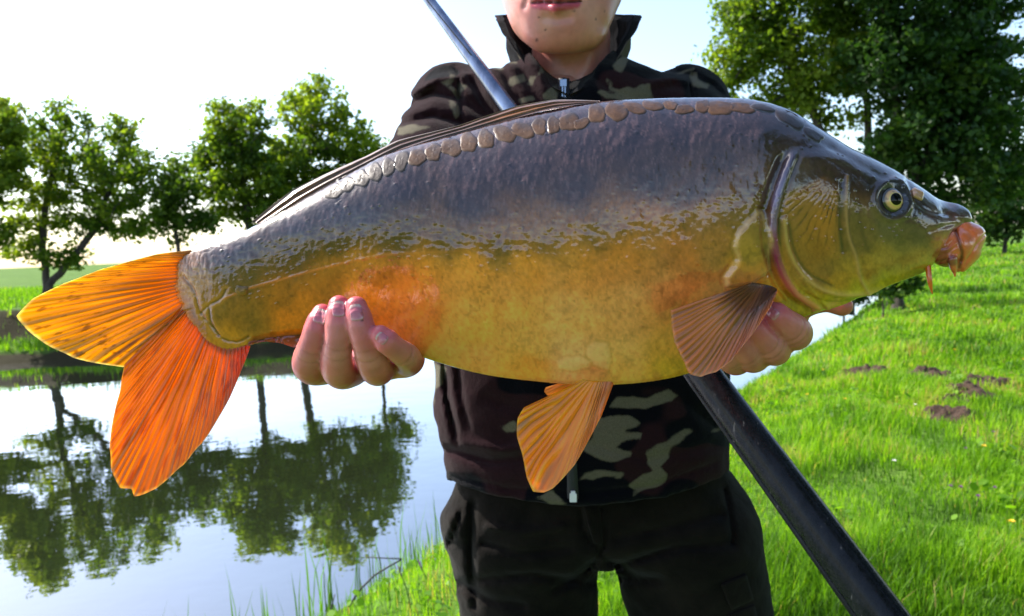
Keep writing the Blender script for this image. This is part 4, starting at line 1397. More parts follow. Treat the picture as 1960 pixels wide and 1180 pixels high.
# --- skin: head, neck
def f_head(X, Y, Z):
    c = cpt
    d = ellip(X, Y, Z, c(1078, -125, 1.035), (0.077, 0.112, 0.098))
    d = smin(d, ellip(X, Y, Z, c(1070, -25, 0.995), (0.060, 0.080, 0.062)), 0.03)
    for s in (-1, 1):
        ang = c(1076 + s * 82, -2, 1.035)
        d = smin(d, rcone(X, Y, Z, c(1074 + s * 34, 62, 0.970), ang, 0.0215, 0.021), 0.026)
        d = smin(d, ellip(X, Y, Z, c(1068 + s * 52, -50, 0.958), (0.026, 0.026, 0.022)), 0.02)
        d = smin(d, rcone(X, Y, Z, c(1073 + s * 52, 22, 0.975), c(1076 + s * 70, -40, 1.0), 0.028, 0.032), 0.03)
    d = smin(d, ellip(X, Y, Z, c(1071, 68, 0.957), (0.030, 0.019, 0.019)), 0.022)
    d = smin(d, ellip(X, Y, Z, c(1064, 8, 0.945), (0.036, 0.032, 0.024)), 0.02)
    d = smin(d, rcone(X, Y, Z, c(1064, -100, 0.948), c(1060, -42, 0.905), 0.011, 0.014), 0.012)
    for s in (-1, 1):
        d = smin(d, ellip(X, Y, Z, c(1060 + s * 20, -38, 0.922), (0.010, 0.009, 0.012)), 0.006)
        d = smin(d, ellip(X, Y, Z, c(1066 + s * 48, -84, 0.948), (0.017, 0.010, 0.012)), 0.006)
        d = smin(d, rcone(X, Y, Z, c(1078 + s * 118, -78, 1.045), c(1078 + s * 112, -38, 1.04), 0.013, 0.009), 0.008)
    lo = rcone(X, Y, Z, c(1034, 12, 0.931), c(1063, 15, 0.9205), 0.0035, 0.0062)
    lo = smin(lo, rcone(X, Y, Z, c(1063, 15, 0.9205), c(1098, 11, 0.932), 0.0062, 0.0035), 0.004)
    upl = rcone(X, Y, Z, c(1026, 2, 0.934), c(1062, -3, 0.9205), 0.003, 0.005)
    upl = smin(upl, rcone(X, Y, Z, c(1062, -3, 0.9205), c(1106, 1, 0.936), 0.005, 0.003), 0.004)
    lips = np.minimum(lo, upl)
    d = smin(d, lips, 0.004)
    px, py = cam_px(X, Y, Z)
    g, _ = dseg(px, py, [(1018, 6), (1045, 4.5), (1064, 6), (1085, 4.5), (1112, 3)])
    d = d + 0.0042 * np.exp(-(g / 2.2) ** 2) * (Z < 0.97)
    g, _ = dseg(px, py, [(1045, 34), (1066, 37), (1088, 33)]); d = d + 0.0028 * np.exp(-(g / 9) ** 2) * (Z < 0.97)
    g, _ = dseg(px, py, [(1008, 2), (1004, 14)]); d = d + 0.0018 * np.exp(-(g / 5) ** 2) * (Z < 0.98)
    neck = rcone(X, Y, Z, c(1092, 20, 1.055), c(1094, 200, 1.075), 0.053, 0.060)
    d = smin(d, neck, 0.016)
    g, _ = dseg(px, py, [(1155, 70), (1125, 130), (1100, 170)]); d = d - 0.004 * np.exp(-(g / 14) ** 2) * (Z < 1.05)
    return d


def box_of(pts, pad):
    p = np.array(pts); return p.min(0) - pad, p.max(0) + pad


lo, hi = box_of([cpt(960, -260, 0.88), cpt(1200, 215, 1.14), cpt(1200, -260, 1.14)], 0.03)
Vh, Fh = mesh_cam(f_head, lo, hi, 0.0026)


# --- hands
def skin_depth(px, py):
    p, _ = on_skin(np.array([float(px)]), np.array([float(py)]))
    return float(proj(p)[2][0])


def finger_chain(pts, rad):
    """pts (px,py,depth) -> smooth list of camera points and radii"""
    p = np.array([cpt(*q) for q in pts])
    s = np.concatenate([[0], np.cumsum(np.linalg.norm(np.diff(p, axis=0), axis=1))])
    t = np.linspace(0, s[-1], 26)
    q = np.stack([spl(s, p[:, k], t) for k in range(3)], -1)
    return q, spl(s, np.array(rad), t)


HR = [  # image left: tips lie on the flank, joints below the belly
    ([(617, 602, .4420), (610, 622, .4400), (602, 646, .4405), (590, 694, .4545), (622, 708, .50), (650, 690, .545)], [.0064, .0080, .0078, .0099, .0102, .012]),
    ([(649, 586, .4345), (649, 608, .4325), (648, 640, .4325), (645, 700, .4480), (672, 712, .50), (690, 692, .545)], [.0064, .0082, .0079, .0100, .0104, .012]),
    ([(682, 588, .4300), (687, 612, .4285), (696, 644, .4290), (714, 694, .4440), (728, 706, .50), (735, 690, .545)], [.0064, .0081, .0078, .0098, .0102, .012]),
    ([(728, 642, .4250), (736, 650, .4250), (752, 664, .4300), (777, 682, .4480), (780, 696, .50), (778, 688, .545)], [.0060, .0072, .0070, .0082, .0088, .011]),
]
HL = [  # image right: behind the pectoral fin
    ([(1474, 596, .4600), (1484, 604, .4590), (1496, 614, .4610), (1516, 633, .4720), (1518, 638, .51), (1508, 634, .555)], [.0064, .0084, .0088, .0112, .0110, .012]),
    ([(1430, 616, .4580), (1440, 628, .4570), (1452, 642, .4600), (1474, 664, .4710), (1484, 668, .51), (1480, 656, .56)], [.0064, .0080, .0084, .0104, .0104, .012]),
    ([(1396, 636, .4570), (1404, 646, .4560), (1414, 660, .4590), (1430, 677, .4700), (1444, 686, .51), (1450, 668, .565)], [.0062, .0078, .0080, .0096, .0100, .012]),
    ([(1366, 654, .4580), (1374, 662, .4570), (1382, 672, .4600), (1394, 684, .4700), (1410, 694, .51), (1420, 676, .565)], [.0058, .0070, .0072, .0084, .009, .011]),
]


def hand_sdf(fingers, palm, thumb, wrist, elbow):
    chains = [finger_chain(*f) for f in fingers]
    th = finger_chain(*thumb)

    def local_chain(X, Y, Z, q, r, pad=0.014):
        """chain distance, worked out only near the chain"""
        e = np.full(X.shape, 0.03)
        lo = q.min(0) - r.max() - pad; hi = q.max(0) + r.max() + pad
        ax = (X[:, 0, 0], Y[0, :, 0], Z[0, 0, :])
        sl = tuple(slice(int(np.searchsorted(ax[k], lo[k])), int(np.searchsorted(ax[k], hi[k]))) for k in range(3))
        x_, y_, z_ = X[sl], Y[sl], Z[sl]
        m = np.full(x_.shape, 0.03)
        for k in range(len(q) - 1):
            m = np.minimum(m, rcone(x_, y_, z_, q[k], q[k + 1], r[k], r[k + 1]))
        e[sl] = m
        return e

    def fn(X, Y, Z):
        d = None
        for q, r in chains:
            e = local_chain(X, Y, Z, q, r)
            d = e if d is None else smin(d, e, 0.0012)
        p = None
        for a, b_, ra, rb in palm:
            c = rcone(X, Y, Z, a, b_, ra, rb)
            p = c if p is None else smin(p, c, 0.012)
        p = smin(p, local_chain(X, Y, Z, *th), 0.010)
        p = smin(p, rcone(X, Y, Z, wrist, elbow, 0.028, 0.036), 0.02)
        return smin(d, p, 0.007)
    return fn


wristR, elbowR = cpt(735, 640, 0.64), cpt(780, 490, 0.87)
wristL, elbowL = cpt(1470, 600, 0.65), cpt(1430, 490, 0.87)
palmR = [(cpt(652, 690, .545), wristR, .0135, .020), (cpt(692, 692, .545), wristR, .0135, .020), (cpt(737, 690, .545), wristR, .0135, .020), (cpt(778, 686, .545), wristR, .0125, .018)]
thumbR = ([(690, 655, .62), (625, 640, .575), (590, 625, .56), (575, 610, .555)], [.018, .013, .011, .008])
palmL = [(cpt(1506, 632, .555), wristL, .0125, .018), (cpt(1480, 654, .56), wristL, .0130, .019), (cpt(1450, 668, .565), wristL, .0130, .019), (cpt(1420, 676, .565), wristL, .0118, .017)]
thumbL = ([(1500, 600, .635), (1550, 576, .600), (1584, 572, .588), (1612, 586, .580)], [.016, .012, .0110, .0080])
allp = []
hands = []
for fingers, palm, thumb, w, e in ((HR, palmR, thumbR, wristR, elbowR), (HL, palmL, thumbL, wristL, elbowL)):
    pts = [cpt(*p) for f in fingers for p in f[0]] + [cpt(*p) for p in thumb[0]] + [w, w + (e - w) * 0.45]
    lo, hi = box_of(pts, 0.026)
    hands.append(mesh_cam(hand_sdf(fingers, palm, thumb, w, e), lo, hi, 0.0015))


# --- hidden parts of the body under the clothes
hipL, hipR = cpt(1030, 1010, 1.08), cpt(1300, 1000, 1.08)


def wc(p):
    """world -> camera frame"""
    return np.asarray(p - CAM) @ Mc.T


ankL = wc(np.array([-0.02, 1.15, 0.10])); ankR = wc(np.array([0.34, 1.13, 0.10]))
kneL = wc(np.array([0.015, 1.09, 0.46])); kneR = wc(np.array([0.315, 1.07, 0.46]))
shL, shR = cpt(870, 210, 1.075), cpt(1310, 214, 1.075)


def f_under(X, Y, Z):
    d = rcone(X, Y, Z, cpt(1095, 230, 1.08), cpt(1120, 940, 1.07), 0.075, 0.085)
    for s, e in ((shL, elbowR), (shR, elbowL)):
        d = smin(d, rcone(X, Y, Z, cpt(1095, 215, 1.08), s, 0.05, 0.045), 0.04)
        d = smin(d, rcone(X, Y, Z, s, e, 0.043, 0.034), 0.02)
    for (s, e), w in zip(((elbowR, wristR), (elbowL, wristL)), (0, 1)):
        d = smin(d, rcone(X, Y, Z, s, e, 0.034, 0.027), 0.01)
    for h, k, a in ((hipL, kneL, ankL), (hipR, kneR, ankR)):
        d = smin(d, rcone(X, Y, Z, h, k, 0.075, 0.05), 0.04)
        d = smin(d, rcone(X, Y, Z, k, a, 0.05, 0.035), 0.02)
    d = smin(d, rcone(X, Y, Z, cpt(1094, 120, 1.07), cpt(1094, 240, 1.08), 0.05, 0.055), 0.02)
    return d


lo, hi = box_of([shL, shR, elbowR, elbowL, wristR, wristL, ankL, ankR, cpt(1094, 100, 1.1)], 0.09)
Vu, Fu = mesh_cam(f_under, lo, hi, 0.013)

m_human, nt, b = new_mat('human_skin')
lk(nt, attr(nt, 'col', 'Color'), b.inputs['Base Color'])
b.inputs['Roughness'].default_value = 0.36
b.inputs['Specular IOR Level'].default_value = 0.5
b.inputs['Subsurface Weight'].default_value = 0.25
b.inputs['Subsurface Radius'].default_value = (0.006, 0.002, 0.001)
b.inputs['Subsurface Scale'].default_value = 1.0
n1 = noise_tex(nt, 900, 3, 0.6); n2 = noise_tex(nt, 160, 3, 0.6)
nb = bump(nt, n1.outputs['Fac'], None, 0.0003, 0.45)
bump(nt, n2.outputs['Fac'], b, 0.0006, 0.35, nb)


def skin_col(V, kind):
    px, py = cam_px(V[:, 0], V[:, 1], V[:, 2])
    n = fbm(V[:, 0] * 120, V[:, 1] * 120, V[:, 2] * 120, 4, 3) - 0.5
    if kind == 'head':
        c = np.tile(np.array(lin(226, 172, 150)), (len(V), 1))
        c = mixc(c, lin(215, 132, 118), 0.5 * (1 - ss(20, 60, np.hypot(px - 1010, (py + 10)))))
        c = mixc(c, lin(205, 135, 120), 0.45 * (1 - ss(10, 42, np.hypot(px - 1075, (py - 62)))))
        frontm = (V[:, 2] < 0.965)
        # lips
        g, _ = dseg(px, py, [(1024, 9), (1045, 12), (1063, 14), (1085, 12), (1103, 8)])
        c = mixc(c, lin(205, 85, 105), 0.95 * (1 - ss(6, 10.5, g)) * frontm * (py > 0))
        g, _ = dseg(px, py, [(1028, 2), (1062, -3), (1104, 2)]); c = mixc(c, lin(170, 75, 85), 0.9 * (1 - ss(4, 7, g)) * frontm * (py <= 6))
        g, _ = dseg(px, py, [(1018, 6), (1045, 4.5), (1064, 6), (1085, 4.5), (1112, 3)]); c = mixc(c, lin(70, 20, 25), 0.9 * gauss(g, 2.4) * frontm)
        for mx, my, mr in [(1043, 58, 1.9), (1027, 77, 2.6), (1098, 21, 1.8), (1140, 38, 1.7), (1033, 34, 1.2), (1157, 22, 1.4)]:
            c = mixc(c, lin(45, 25, 22), 0.9 * (1 - ss(mr * 0.7, mr * 1.5, np.hypot(px - mx, py - my))) * (V[:, 2] < 1.03))
        c = mixc(c, lin(120, 92, 78), 0.22 * ss(0.02, 0.2, n) * ss(20, 60, py))
        hairy = (V[:, 1] > cpt(0, -165, 1.0)[1]) | (V[:, 2] > 1.075)
        c = mixc(c, lin(45, 32, 26), 0.8 * hairy)
    elif kind == 'hand':
        c = np.tile(np.array(lin(222, 142, 132)), (len(V), 1))
    else:
        c = np.tile(np.array(lin(200, 150, 130)), (len(V), 1))
    n2_ = fbm(V[:, 0] * 45, V[:, 1] * 45, V[:, 2] * 45, 14, 2) - 0.5
    return c * (1 + 0.42 * n)[:, None] * (1 + n2_[:, None] * np.array([0.15, 0.5, 0.4]))


VV = []; FF = []; CC = []; off = 0
parts_b = [(Vh, Fh, 'head'), (hands[0][0], hands[0][1], 'hand'), (hands[1][0], hands[1][1], 'hand'), (Vu, Fu, 'under')]
for k, (V, f, kind) in enumerate(parts_b):
    c = skin_col(V, kind)
    if kind == 'hand':
        for fg in (HR if k == 1 else HL):
            q, rr = finger_chain(*fg)
            dt = np.linalg.norm(V - q[0], axis=1); c = mixc(c, lin(222, 100, 112), 0.6 * (1 - ss(0.006, 0.018, dt)))
            dk = np.linalg.norm(V - q[10], axis=1); c = mixc(c, lin(208, 96, 104), 0.55 * (1 - ss(0.006, 0.020, dk)))
            dk = np.linalg.norm(V - q[5], axis=1); c = mixc(c, lin(232, 190, 165), 0.55 * (1 - ss(0.004, 0.013, dk)))
            # creases over the joint
            for ki in (4, 5, 10):
                t = q[ki + 1] - q[ki]; t /= np.linalg.norm(t)
                near = np.linalg.norm(V - q[ki], axis=1) < rr[ki] * 1.35
                s = (V - q[ki]) @ t
                V = V - near[:, None] * (0.00045 * gauss(s, 0.0006))[:, None] * (V - q[ki]) / (np.linalg.norm(V - q[ki], axis=1)[:, None] + 1e-6)
                c = mixc(c, lin(160, 82, 76), 0.3 * near * gauss(s, 0.0006))
        if k == 1:
            px, py = cam_px(V[:, 0], V[:, 1], V[:, 2])
            for mx, my, mr in [(696, 636, 2.6), (699, 668, 1.6), (694, 614, 1.6)]:
                c = mixc(c, lin(35, 22, 22), 0.9 * (1 - ss(mr * 0.6, mr * 1.3, np.hypot(px - mx, py - my))) * (V[:, 2] < 0.47))
    VV.append(V); FF.append(f + off); CC.append(c); off += len(V)
body_p = mesh_np('body', from_cam(np.concatenate(VV)), np.concatenate(FF), m_human, person, attrs={'col': np.clip(np.concatenate(CC) * np.array([0.76, 0.59, 0.64]), 0.004, 0.9)}, org=feet)

# --- fingernails
m_nail, nt, b = new_mat('fingernail')
lk(nt, attr(nt, 'col', 'Color'), b.inputs['Base Color'])
b.inputs['Roughness'].default_value = 0.22
b.inputs['Coat Weight'].default_value = 0.5


HV = np.concatenate([VV[1], VV[2]])
HPX, HPY = cam_px(HV[:, 0], HV[:, 1], HV[:, 2])


def hand_front(x_, y_):
    m = (np.abs(HPX - x_) < 6) & (np.abs(HPY - y_) < 6)
    z = HV[m, 2]
    if not len(z): return None
    w = np.exp(-((HPX[m] - x_) ** 2 + (HPY[m] - y_) ** 2) / 9.0) * (z < z.min() + 0.006)
    return float((z * w).sum() / w.sum())


def nail(cx, cy, hw, hl, dx, dy):
    """nail plate at a pixel place on the finger; (dx, dy) points to the finger end"""
    l = math.hypot(dx, dy); dx /= l; dy /= l
    us = np.linspace(-1, 1, 17); V = []; C = []; last = 0.44
    for v in us:
        for u in us:
            ww = hw * (1 - 0.10 * max(0, v) ** 2 - 0.22 * abs(v) ** 6); ll = hl * (1 - 0.10 * u * u)
            a = cx + dx * v * ll - dy * u * ww; c = cy + dy * v * ll + dx * u * ww
            d = hand_front(a, c); d = last if d is None else d; last = d
            e = 0.0010 if abs(u) == 1 or v == -1 else 0.0
            V.append(cpt(a, c, d - 0.00065 + e + 0.0003 * max(0, -v) ** 2))
            tip = max(0, min(1, (v - 0.62 + 0.15 * u * u) / 0.12)); lun = max(0, min(1, (-v - 0.60 + 0.3 * u * u) / 0.25))
            c_ = np.array(lin(214, 112, 126)); c_ = c_ * (1 - tip * 0.6) + np.array(lin(226, 205, 185)) * tip * 0.6; c_ = c_ * (1 - lun * 0.45) + np.array(lin(232, 185, 188)) * lun * 0.45
            C.append(c_)
    mesh_np('fingernail', from_cam(np.array(V)), grid_faces(17, 17), m_nail, body_p, attrs={'col': np.array(C) * 0.68}, org=feet)


nail(613, 606, 13, 15, 12, -40); nail(648, 592, 12.5, 16, 0, -1); nail(682, 599, 13.5, 17, -5, -30); nail(731, 648, 10.5, 12, -22, -17)
nail(1478, 600, 11, 14, -20, -15)

# --- hair and eyes (above the frame)
m_hair, nt, b = new_mat('short_hair')
b.inputs['Base Color'].default_value = (0.018, 0.012, 0.009, 1); b.inputs['Roughness'].default_value = 0.6
bump(nt, noise_tex(nt, 420, 2, 0.5, vscale=(1, 1, 0.2)).outputs['Fac'], b, 0.003)


def f_hair(X, Y, Z):
    d = ellip(X, Y, Z, cpt(1078, -135, 1.045), (0.086, 0.118, 0.104))
    cut = np.maximum(cpt(0, -150, 1.0)[1] - Y + 0.9 * (0.985 - Z) * (Z < 1.0), cpt(0, 10, 1.05)[1] - Y)
    front = (Z - 1.035)
    lower = np.where(front < 0, cpt(0, -175, 0.98)[1] + front * -0.3, cpt(0, 5, 1.05)[1])
    side_ = np.where(front < 0, lower, lower)
    return np.maximum(d, side_ - Y) + 0.004 * (fbm(X * 60, Y * 60, Z * 60, 2, 2) - 0.5)


lo, hi = box_of([cpt(930, -330, 0.93), cpt(1230, 20, 1.17), cpt(1230, -330, 1.17)], 0.02)
V, f = mesh_cam(f_hair, lo, hi, 0.005)
mesh_np('hair', from_cam(V), f, m_hair, person, org=feet)
m_pe, nt, b = new_mat('person_eye'); lk(nt, attr(nt, 'col', 'Color'), b.inputs['Base Color']); b.inputs['Roughness'].default_value = 0.1
for s in (-1, 1):
    c0 = cpt(1066 + s * 48, -80, 0.9345); n = np.array([0, 0, -1.0])
    rr = np.linspace(0, 1, 12); th = np.linspace(0, 2 * np.pi, 24, endpoint=False)
    V = np.concatenate([c0 + np.stack([0.0115 * q * np.cos(th), 0.0052 * q * np.sin(th), np.full(24, -0.003 * (1 - q * q))], -1) for q in rr])
    q = np.repeat(rr, 24); e = np.hypot(V[:, 0] - c0[0], V[:, 1] - c0[1])
    c = np.tile(np.array([0.75, 0.72, 0.70]), (len(V), 1)); c = mixc(c, (0.06, 0.035, 0.02), 1 - ss(0.0050, 0.0056, e)); c = mixc(c, (0.004, 0.004, 0.004), 1 - ss(0.0018, 0.0024, e))
    mesh_np('eye', from_cam(V), grid_faces(12, 24, True), m_pe, body_p, attrs={'col': c}, org=feet)

    eb = pline([cpt(1066 + s * 22, -104, 0.936), cpt(1066 + s * 50, -112, 0.938), cpt(1066 + s * 76, -102, 0.952)], 10)
    V, fs = tube(from_cam(eb), [.002, .0035, .0042, .0045, .0045, .0042, .004, .0034, .0025, .0012], 8)
    mesh_np('eyebrow', V, fs, m_hair, person, org=feet)

# --- fleece jacket
TR = np.array([  # py, left px, right px, half depth
    (95, 1030, 1150, .055), (125, 985, 1200, .07), (160, 905, 1285, .088), (210, 872, 1318, .105), (300, 866, 1328, .115), (450, 860, 1340, .118), (600, 846, 1370, .118),
    (690, 833, 1388, .118), (770, 832, 1392, .118), (850, 851, 1387, .118), (905, 860, 1381, .112), (945, 866, 1378, .108), (1000, 872, 1376, .105)], float)
ty = CYY(TR[:, 0]); tx = (CXY(TR[:, 1]) + CXY(TR[:, 2])) / 2; ta = (CXY(TR[:, 2]) - CXY(TR[:, 1])) / 2; tb = TR[:, 3]
o_ = np.argsort(ty)


def hem_y(x):
    return np.interp(x, [CXY(870), CXY(960), CXY(1095), CXY(1240), CXY(1385)], [CYY(930, .98), CYY(950, .96), CYY(966, .945), CYY(950, .95), CYY(903, .98)])


FOLDS = [  # pixel polylines, width px, depth m (positive = groove)
    ([(850, 690), (856, 760), (876, 850)], 6, .006), ([(876, 690), (880, 750), (896, 820)], 6, .005),
    ([(860, 862), (940, 884), (1040, 876)], 9, .006), ([(880, 845), (960, 862), (1040, 850)], 9, -.005), ([(1120, 850), (1240, 880), (1375, 850)], 10, .003),
    ([(868, 912), (980, 938), (1094, 946)], 5, .0035), ([(1097, 946), (1250, 932), (1378, 884)], 5, .0035),
    ([(1300, 760), (1350, 800), (1388, 830)], 9, .004), ([(930, 760), (1000, 790)], 10, .003),
    ([(775, 205), (830, 178), (880, 190), (930, 225)], 9, .008), ([(785, 180), (840, 150), (890, 150)], 8, -.006), ([(770, 236), (830, 222), (900, 240)], 8, .008),
    ([(872, 128), (878, 170), (884, 240)], 3.5, .007), ([(900, 150), (925, 195), (950, 225)], 8, .007), ([(915, 135), (945, 185), (968, 215)], 7, -.006),
    ([(955, 120), (975, 160), (1000, 200)], 8, .006), ([(985, 105), (1005, 150), (1030, 195)], 8, .006), ([(1010, 110), (1035, 150), (1050, 190)], 7, -.005),
    ([(1325, 140), (1322, 165), (1326, 195)], 3.5, .006), ([(1250, 130), (1300, 140), (1340, 150)], 8, .005), ([(1240, 160), (1290, 150), (1330, 160)], 8, -.005), ([(1335, 150), (1365, 165), (1390, 190)], 7, .005), ([(1130, 140), (1160, 165), (1200, 185)], 9, .004)]


def f_jacket(X, Y, Z):
    cx = np.interp(Y, ty[o_], tx[o_]); a = np.interp(Y, ty[o_], ta[o_]); bb = np.interp(Y, ty[o_], tb[o_])
    zc = BD + 0.012 * np.sin((Y + 0.1) * 6)
    k = (np.abs((X - cx) / a) ** 2.5 + np.abs((Z - zc) / bb) ** 2.5) ** (1 / 2.5)
    d = (k - 1) * bb * 0.95
    d = np.maximum(d, Y - CYY(108))
    for s, e, w in ((shL, elbowR, wristR), (shR, elbowL, wristL)):
        d = smin(d, rcone(X, Y, Z, s, s + (e - s) * 0.5, 0.066, 0.062), 0.045)
        d = smin(d, rcone(X, Y, Z, s + (e - s) * 0.5, e, 0.062, 0.054), 0.02)
        w2 = e + (w - e) * 0.86
        arm = rcone(X, Y, Z, e, w2, 0.054, 0.041)
        t = ((X - w2[0]) * (w - e)[0] + (Y - w2[1]) * (w - e)[1] + (Z - w2[2]) * (w - e)[2]) / np.linalg.norm(w - e)
        arm = np.maximum(arm, t - 0.004)
        d = smin(d, arm, 0.02)
    d = np.maximum(d, -rcone(X, Y, Z, cpt(1092, 60, 1.0), cpt(1085, 160, 0.945), 0.066, 0.020))
    d = np.maximum(d, hem_y(X) - Y)
    px, py = cam_px(X, Y, Z)
    near = np.abs(d) < 0.03
    fr = (Z < BD + 0.02) & near
    xs_, ys_ = px[fr], py[fr]
    add = np.zeros(xs_.shape)
    for pts, w, g in FOLDS:
        dd, pp = dseg(xs_, ys_, pts); add += g * np.exp(-(dd / w) ** 2) * np.sin(np.pi * np.clip(pp * 0.9 + 0.05, 0, 1)) ** 0.5
    d = d.copy(); d[fr] += add * 1.25
    i = near
    d[i] += 0.010 * (fbm(X[i] * 9, Y[i] * 16, Z[i] * 9, 6, 3) - 0.5) + 0.004 * (fbm(X[i] * 30, Y[i] * 30, Z[i] * 30, 7, 2) - 0.5)
    return d


lo, hi = box_of([shL, shR, elbowR, elbowL, wristR, wristL, cpt(1095, 985, 0.93), cpt(1095, 985, 1.18), cpt(1095, 90, 1.18), cpt(820, 700, 1.05), cpt(1410, 700, 1.05)], 0.075)
lo[1] = cpt(0, 985, 0.95)[1]
Vj, Fj = mesh_cam(f_jacket, lo, hi, 0.0042)
px, py = cam_px(Vj[:, 0], Vj[:, 1], Vj[:, 2])
LOW = [[(800,300),(830,270),(900,260),(950,270),(1000,245),(1050,235),(1085,262),(1060,285),(1000,290),(950,312),(880,310),(820,305)],
       [(740,350),(800,345),(880,345),(940,375),(910,390),(865,395),(870,410),(940,415),(930,440),(880,440),(840,460),(830,475),(895,495),(890,515),(820,530),(760,525),(700,490),(690,475),(730,430)],
       [(960,490),(1000,465),(1040,450),(1080,420),(1115,395),(1145,405),(1120,435),(1060,470),(1050,520),(1010,555),(1040,590),(1035,615),(990,640),(940,650),(905,678),(915,650),(885,635),(930,600),(985,570),(960,540)],
       [(672,610),(700,585),(760,570),(800,575),(865,575),(850,595),(770,600),(710,605)], [(485,685),(560,655),(600,690),(620,712),(560,704)],
       [(345,375),(360,390),(395,365),(412,370),(412,410),(370,412),(350,395)], [(40,120),(120,140),(104,210),(66,228),(60,300),(40,250)], [(1180,250),(1200,246),(1222,282),(1196,280)], [(1225,405),(1275,390),(1282,400),(1230,412)]]
UPP = [[(310,455),(350,425),(345,405),(370,415),(365,450),(345,465),(395,505),(405,525),(395,545),(330,480)], [(395,460),(440,465),(450,475),(400,510)], [(340,550),(405,580),(410,635),(385,655),(345,580)],
       [(60,700),(130,690),(240,700),(140,735),(60,740)], [(600,310),(700,255),(700,280),(660,300),(690,320),(720,345),(650,345),(640,390),(600,380),(625,340)], [(680,430),(760,410),(765,440),(690,475)],
       [(775,465),(800,425),(835,415),(850,380),(845,340),(860,345),(862,400),(820,435),(800,470)], [(730,555),(800,530),(825,555),(745,572)], [(860,530),(940,460),(945,545),(870,552)],
       [(1215,430),(1235,450),(1240,485),(1290,495),(1310,485),(1370,490),(1400,475),(1410,465),(1455,465),(1450,500),(1470,545),(1300,560),(1260,540),(1200,535),(1170,510),(1180,500),(1260,520),(1285,518),(1230,490)],
       [(1245,360),(1300,310),(1340,290),(1370,290),(1310,370),(1290,405),(1255,380)], [(1680,395),(1710,400),(1715,450),(1780,470),(1770,490),(1720,485),(1680,470)], [(1600,412),(1700,370),(1700,382),(1640,408)], [(1490,335),(1560,353),(1570,367),(1520,357)]]
POLY = [[(800 + .4575 * a, 640 + .4575 * c) for a, c in p] for p in LOW] + [[(740 + .347 * a, .347 * c) for a, c in p] for p in UPP]
tanf = np.full(len(Vj), 40.0)
wx_ = px + 7 * (fbm(px / 16, py / 16, 0, 61, 2) - 0.5); wy_ = py + 7 * (fbm(px / 16, py / 16, 5, 62, 2) - 0.5)
for pl_ in POLY:
    bx = (px > min(p[0] for p in pl_) - 20) & (px < max(p[0] for p in pl_) + 20) & (py > min(p[1] for p in pl_) - 20) & (py < max(p[1] for p in pl_) + 20)
    tanf[bx] = np.minimum(tanf[bx], sdpoly(wx_[bx], wy_[bx], pl_) - 0.5)
hide = (Vj[:, 2] > BD + 0.03) | ((py > 262) & (py < 690) & (px > 420)) | (Vj[:, 2] < 0.86)
nf = (0.60 - fbm(Vj[:, 0] * 14, Vj[:, 1] * 22, Vj[:, 2] * 14, 15, 2)) * 220
tanf = np.where(hide, nf, tanf)
tanf += 5 * (fbm(Vj[:, 0] * 60, Vj[:, 1] * 60, Vj[:, 2] * 60, 16, 2) - 0.5)
mar = fbm(Vj[:, 0] * 11 + 3, Vj[:, 1] * 15, Vj[:, 2] * 11, 18, 2) + 0.26 * (1 - ss(930, 1120, px)) - 0.10 + 0.10 * (py < 300)
m_fleece, nt, b = new_mat('camouflage_fleece')
at = attr(nt, 'tanf'); am = attr(nt, 'maroon')
n1 = noise_tex(nt, 700, 3, 0.7); n2 = noise_tex(nt, 60, 4, 0.6)
fz = nd(nt, 'ShaderNodeMath', operation='MULTIPLY_ADD'); lk(nt, n1.outputs['Fac'], fz.inputs[0]); fz.inputs[1].default_value = 9.0; lk(nt, at, fz.inputs[2])
st = nd(nt, 'ShaderNodeMapRange'); st.inputs['From Min'].default_value = 6.4; st.inputs['From Max'].default_value = 2.6; lk(nt, fz.outputs[0], st.inputs['Value'])
smr = nd(nt, 'ShaderNodeMapRange'); smr.inputs['From Min'].default_value = 0.50; smr.inputs['From Max'].default_value = 0.53; lk(nt, am, smr.inputs['Value'])
m1 = nd(nt, 'ShaderNodeMix', data_type='RGBA'); lk(nt, smr.outputs[0], m1.inputs[0]); m1.inputs[6].default_value = (0.0018, 0.0020, 0.0040, 1); m1.inputs[7].default_value = (0.0165, 0.0062, 0.0080, 1)
m2 = nd(nt, 'ShaderNodeMix', data_type='RGBA'); lk(nt, st.outputs[0], m2.inputs[0]); lk(nt, m1.outputs[2], m2.inputs[6]); m2.inputs[7].default_value = (0.098, 0.086, 0.060, 1)
vr = nd(nt, 'ShaderNodeMapRange'); vr.inputs['To Min'].default_value = 0.25; vr.inputs['To Max'].default_value = 1.8; lk(nt, n1.outputs['Fac'], vr.inputs['Value'])
m3 = nd(nt, 'ShaderNodeMix', data_type='RGBA', blend_type='MULTIPLY'); m3.inputs[0].default_value = 1.0; lk(nt, m2.outputs[2], m3.inputs[6]); lk(nt, vr.outputs[0], m3.inputs[7])
lk(nt, m3.outputs[2], b.inputs['Base Color'])
b.inputs['Roughness'].default_value = 0.95; b.inputs['Specular IOR Level'].default_value = 0.03
b.inputs['Sheen Weight'].default_value = 0.06; b.inputs['Sheen Roughness'].default_value = 0.5
nb = bump(nt, n1.outputs['Fac'], None, 0.0016, 0.7); bump(nt, n2.outputs['Fac'], b, 0.004, 0.5, nb)
jacket = mesh_np('fleece_jacket', from_cam(Vj), Fj, m_fleece, person, attrs={'tanf': tanf, 'maroon': mar}, org=feet)
jacket['label'] = 'dark camouflage fleece jacket with tan patches and open collar'

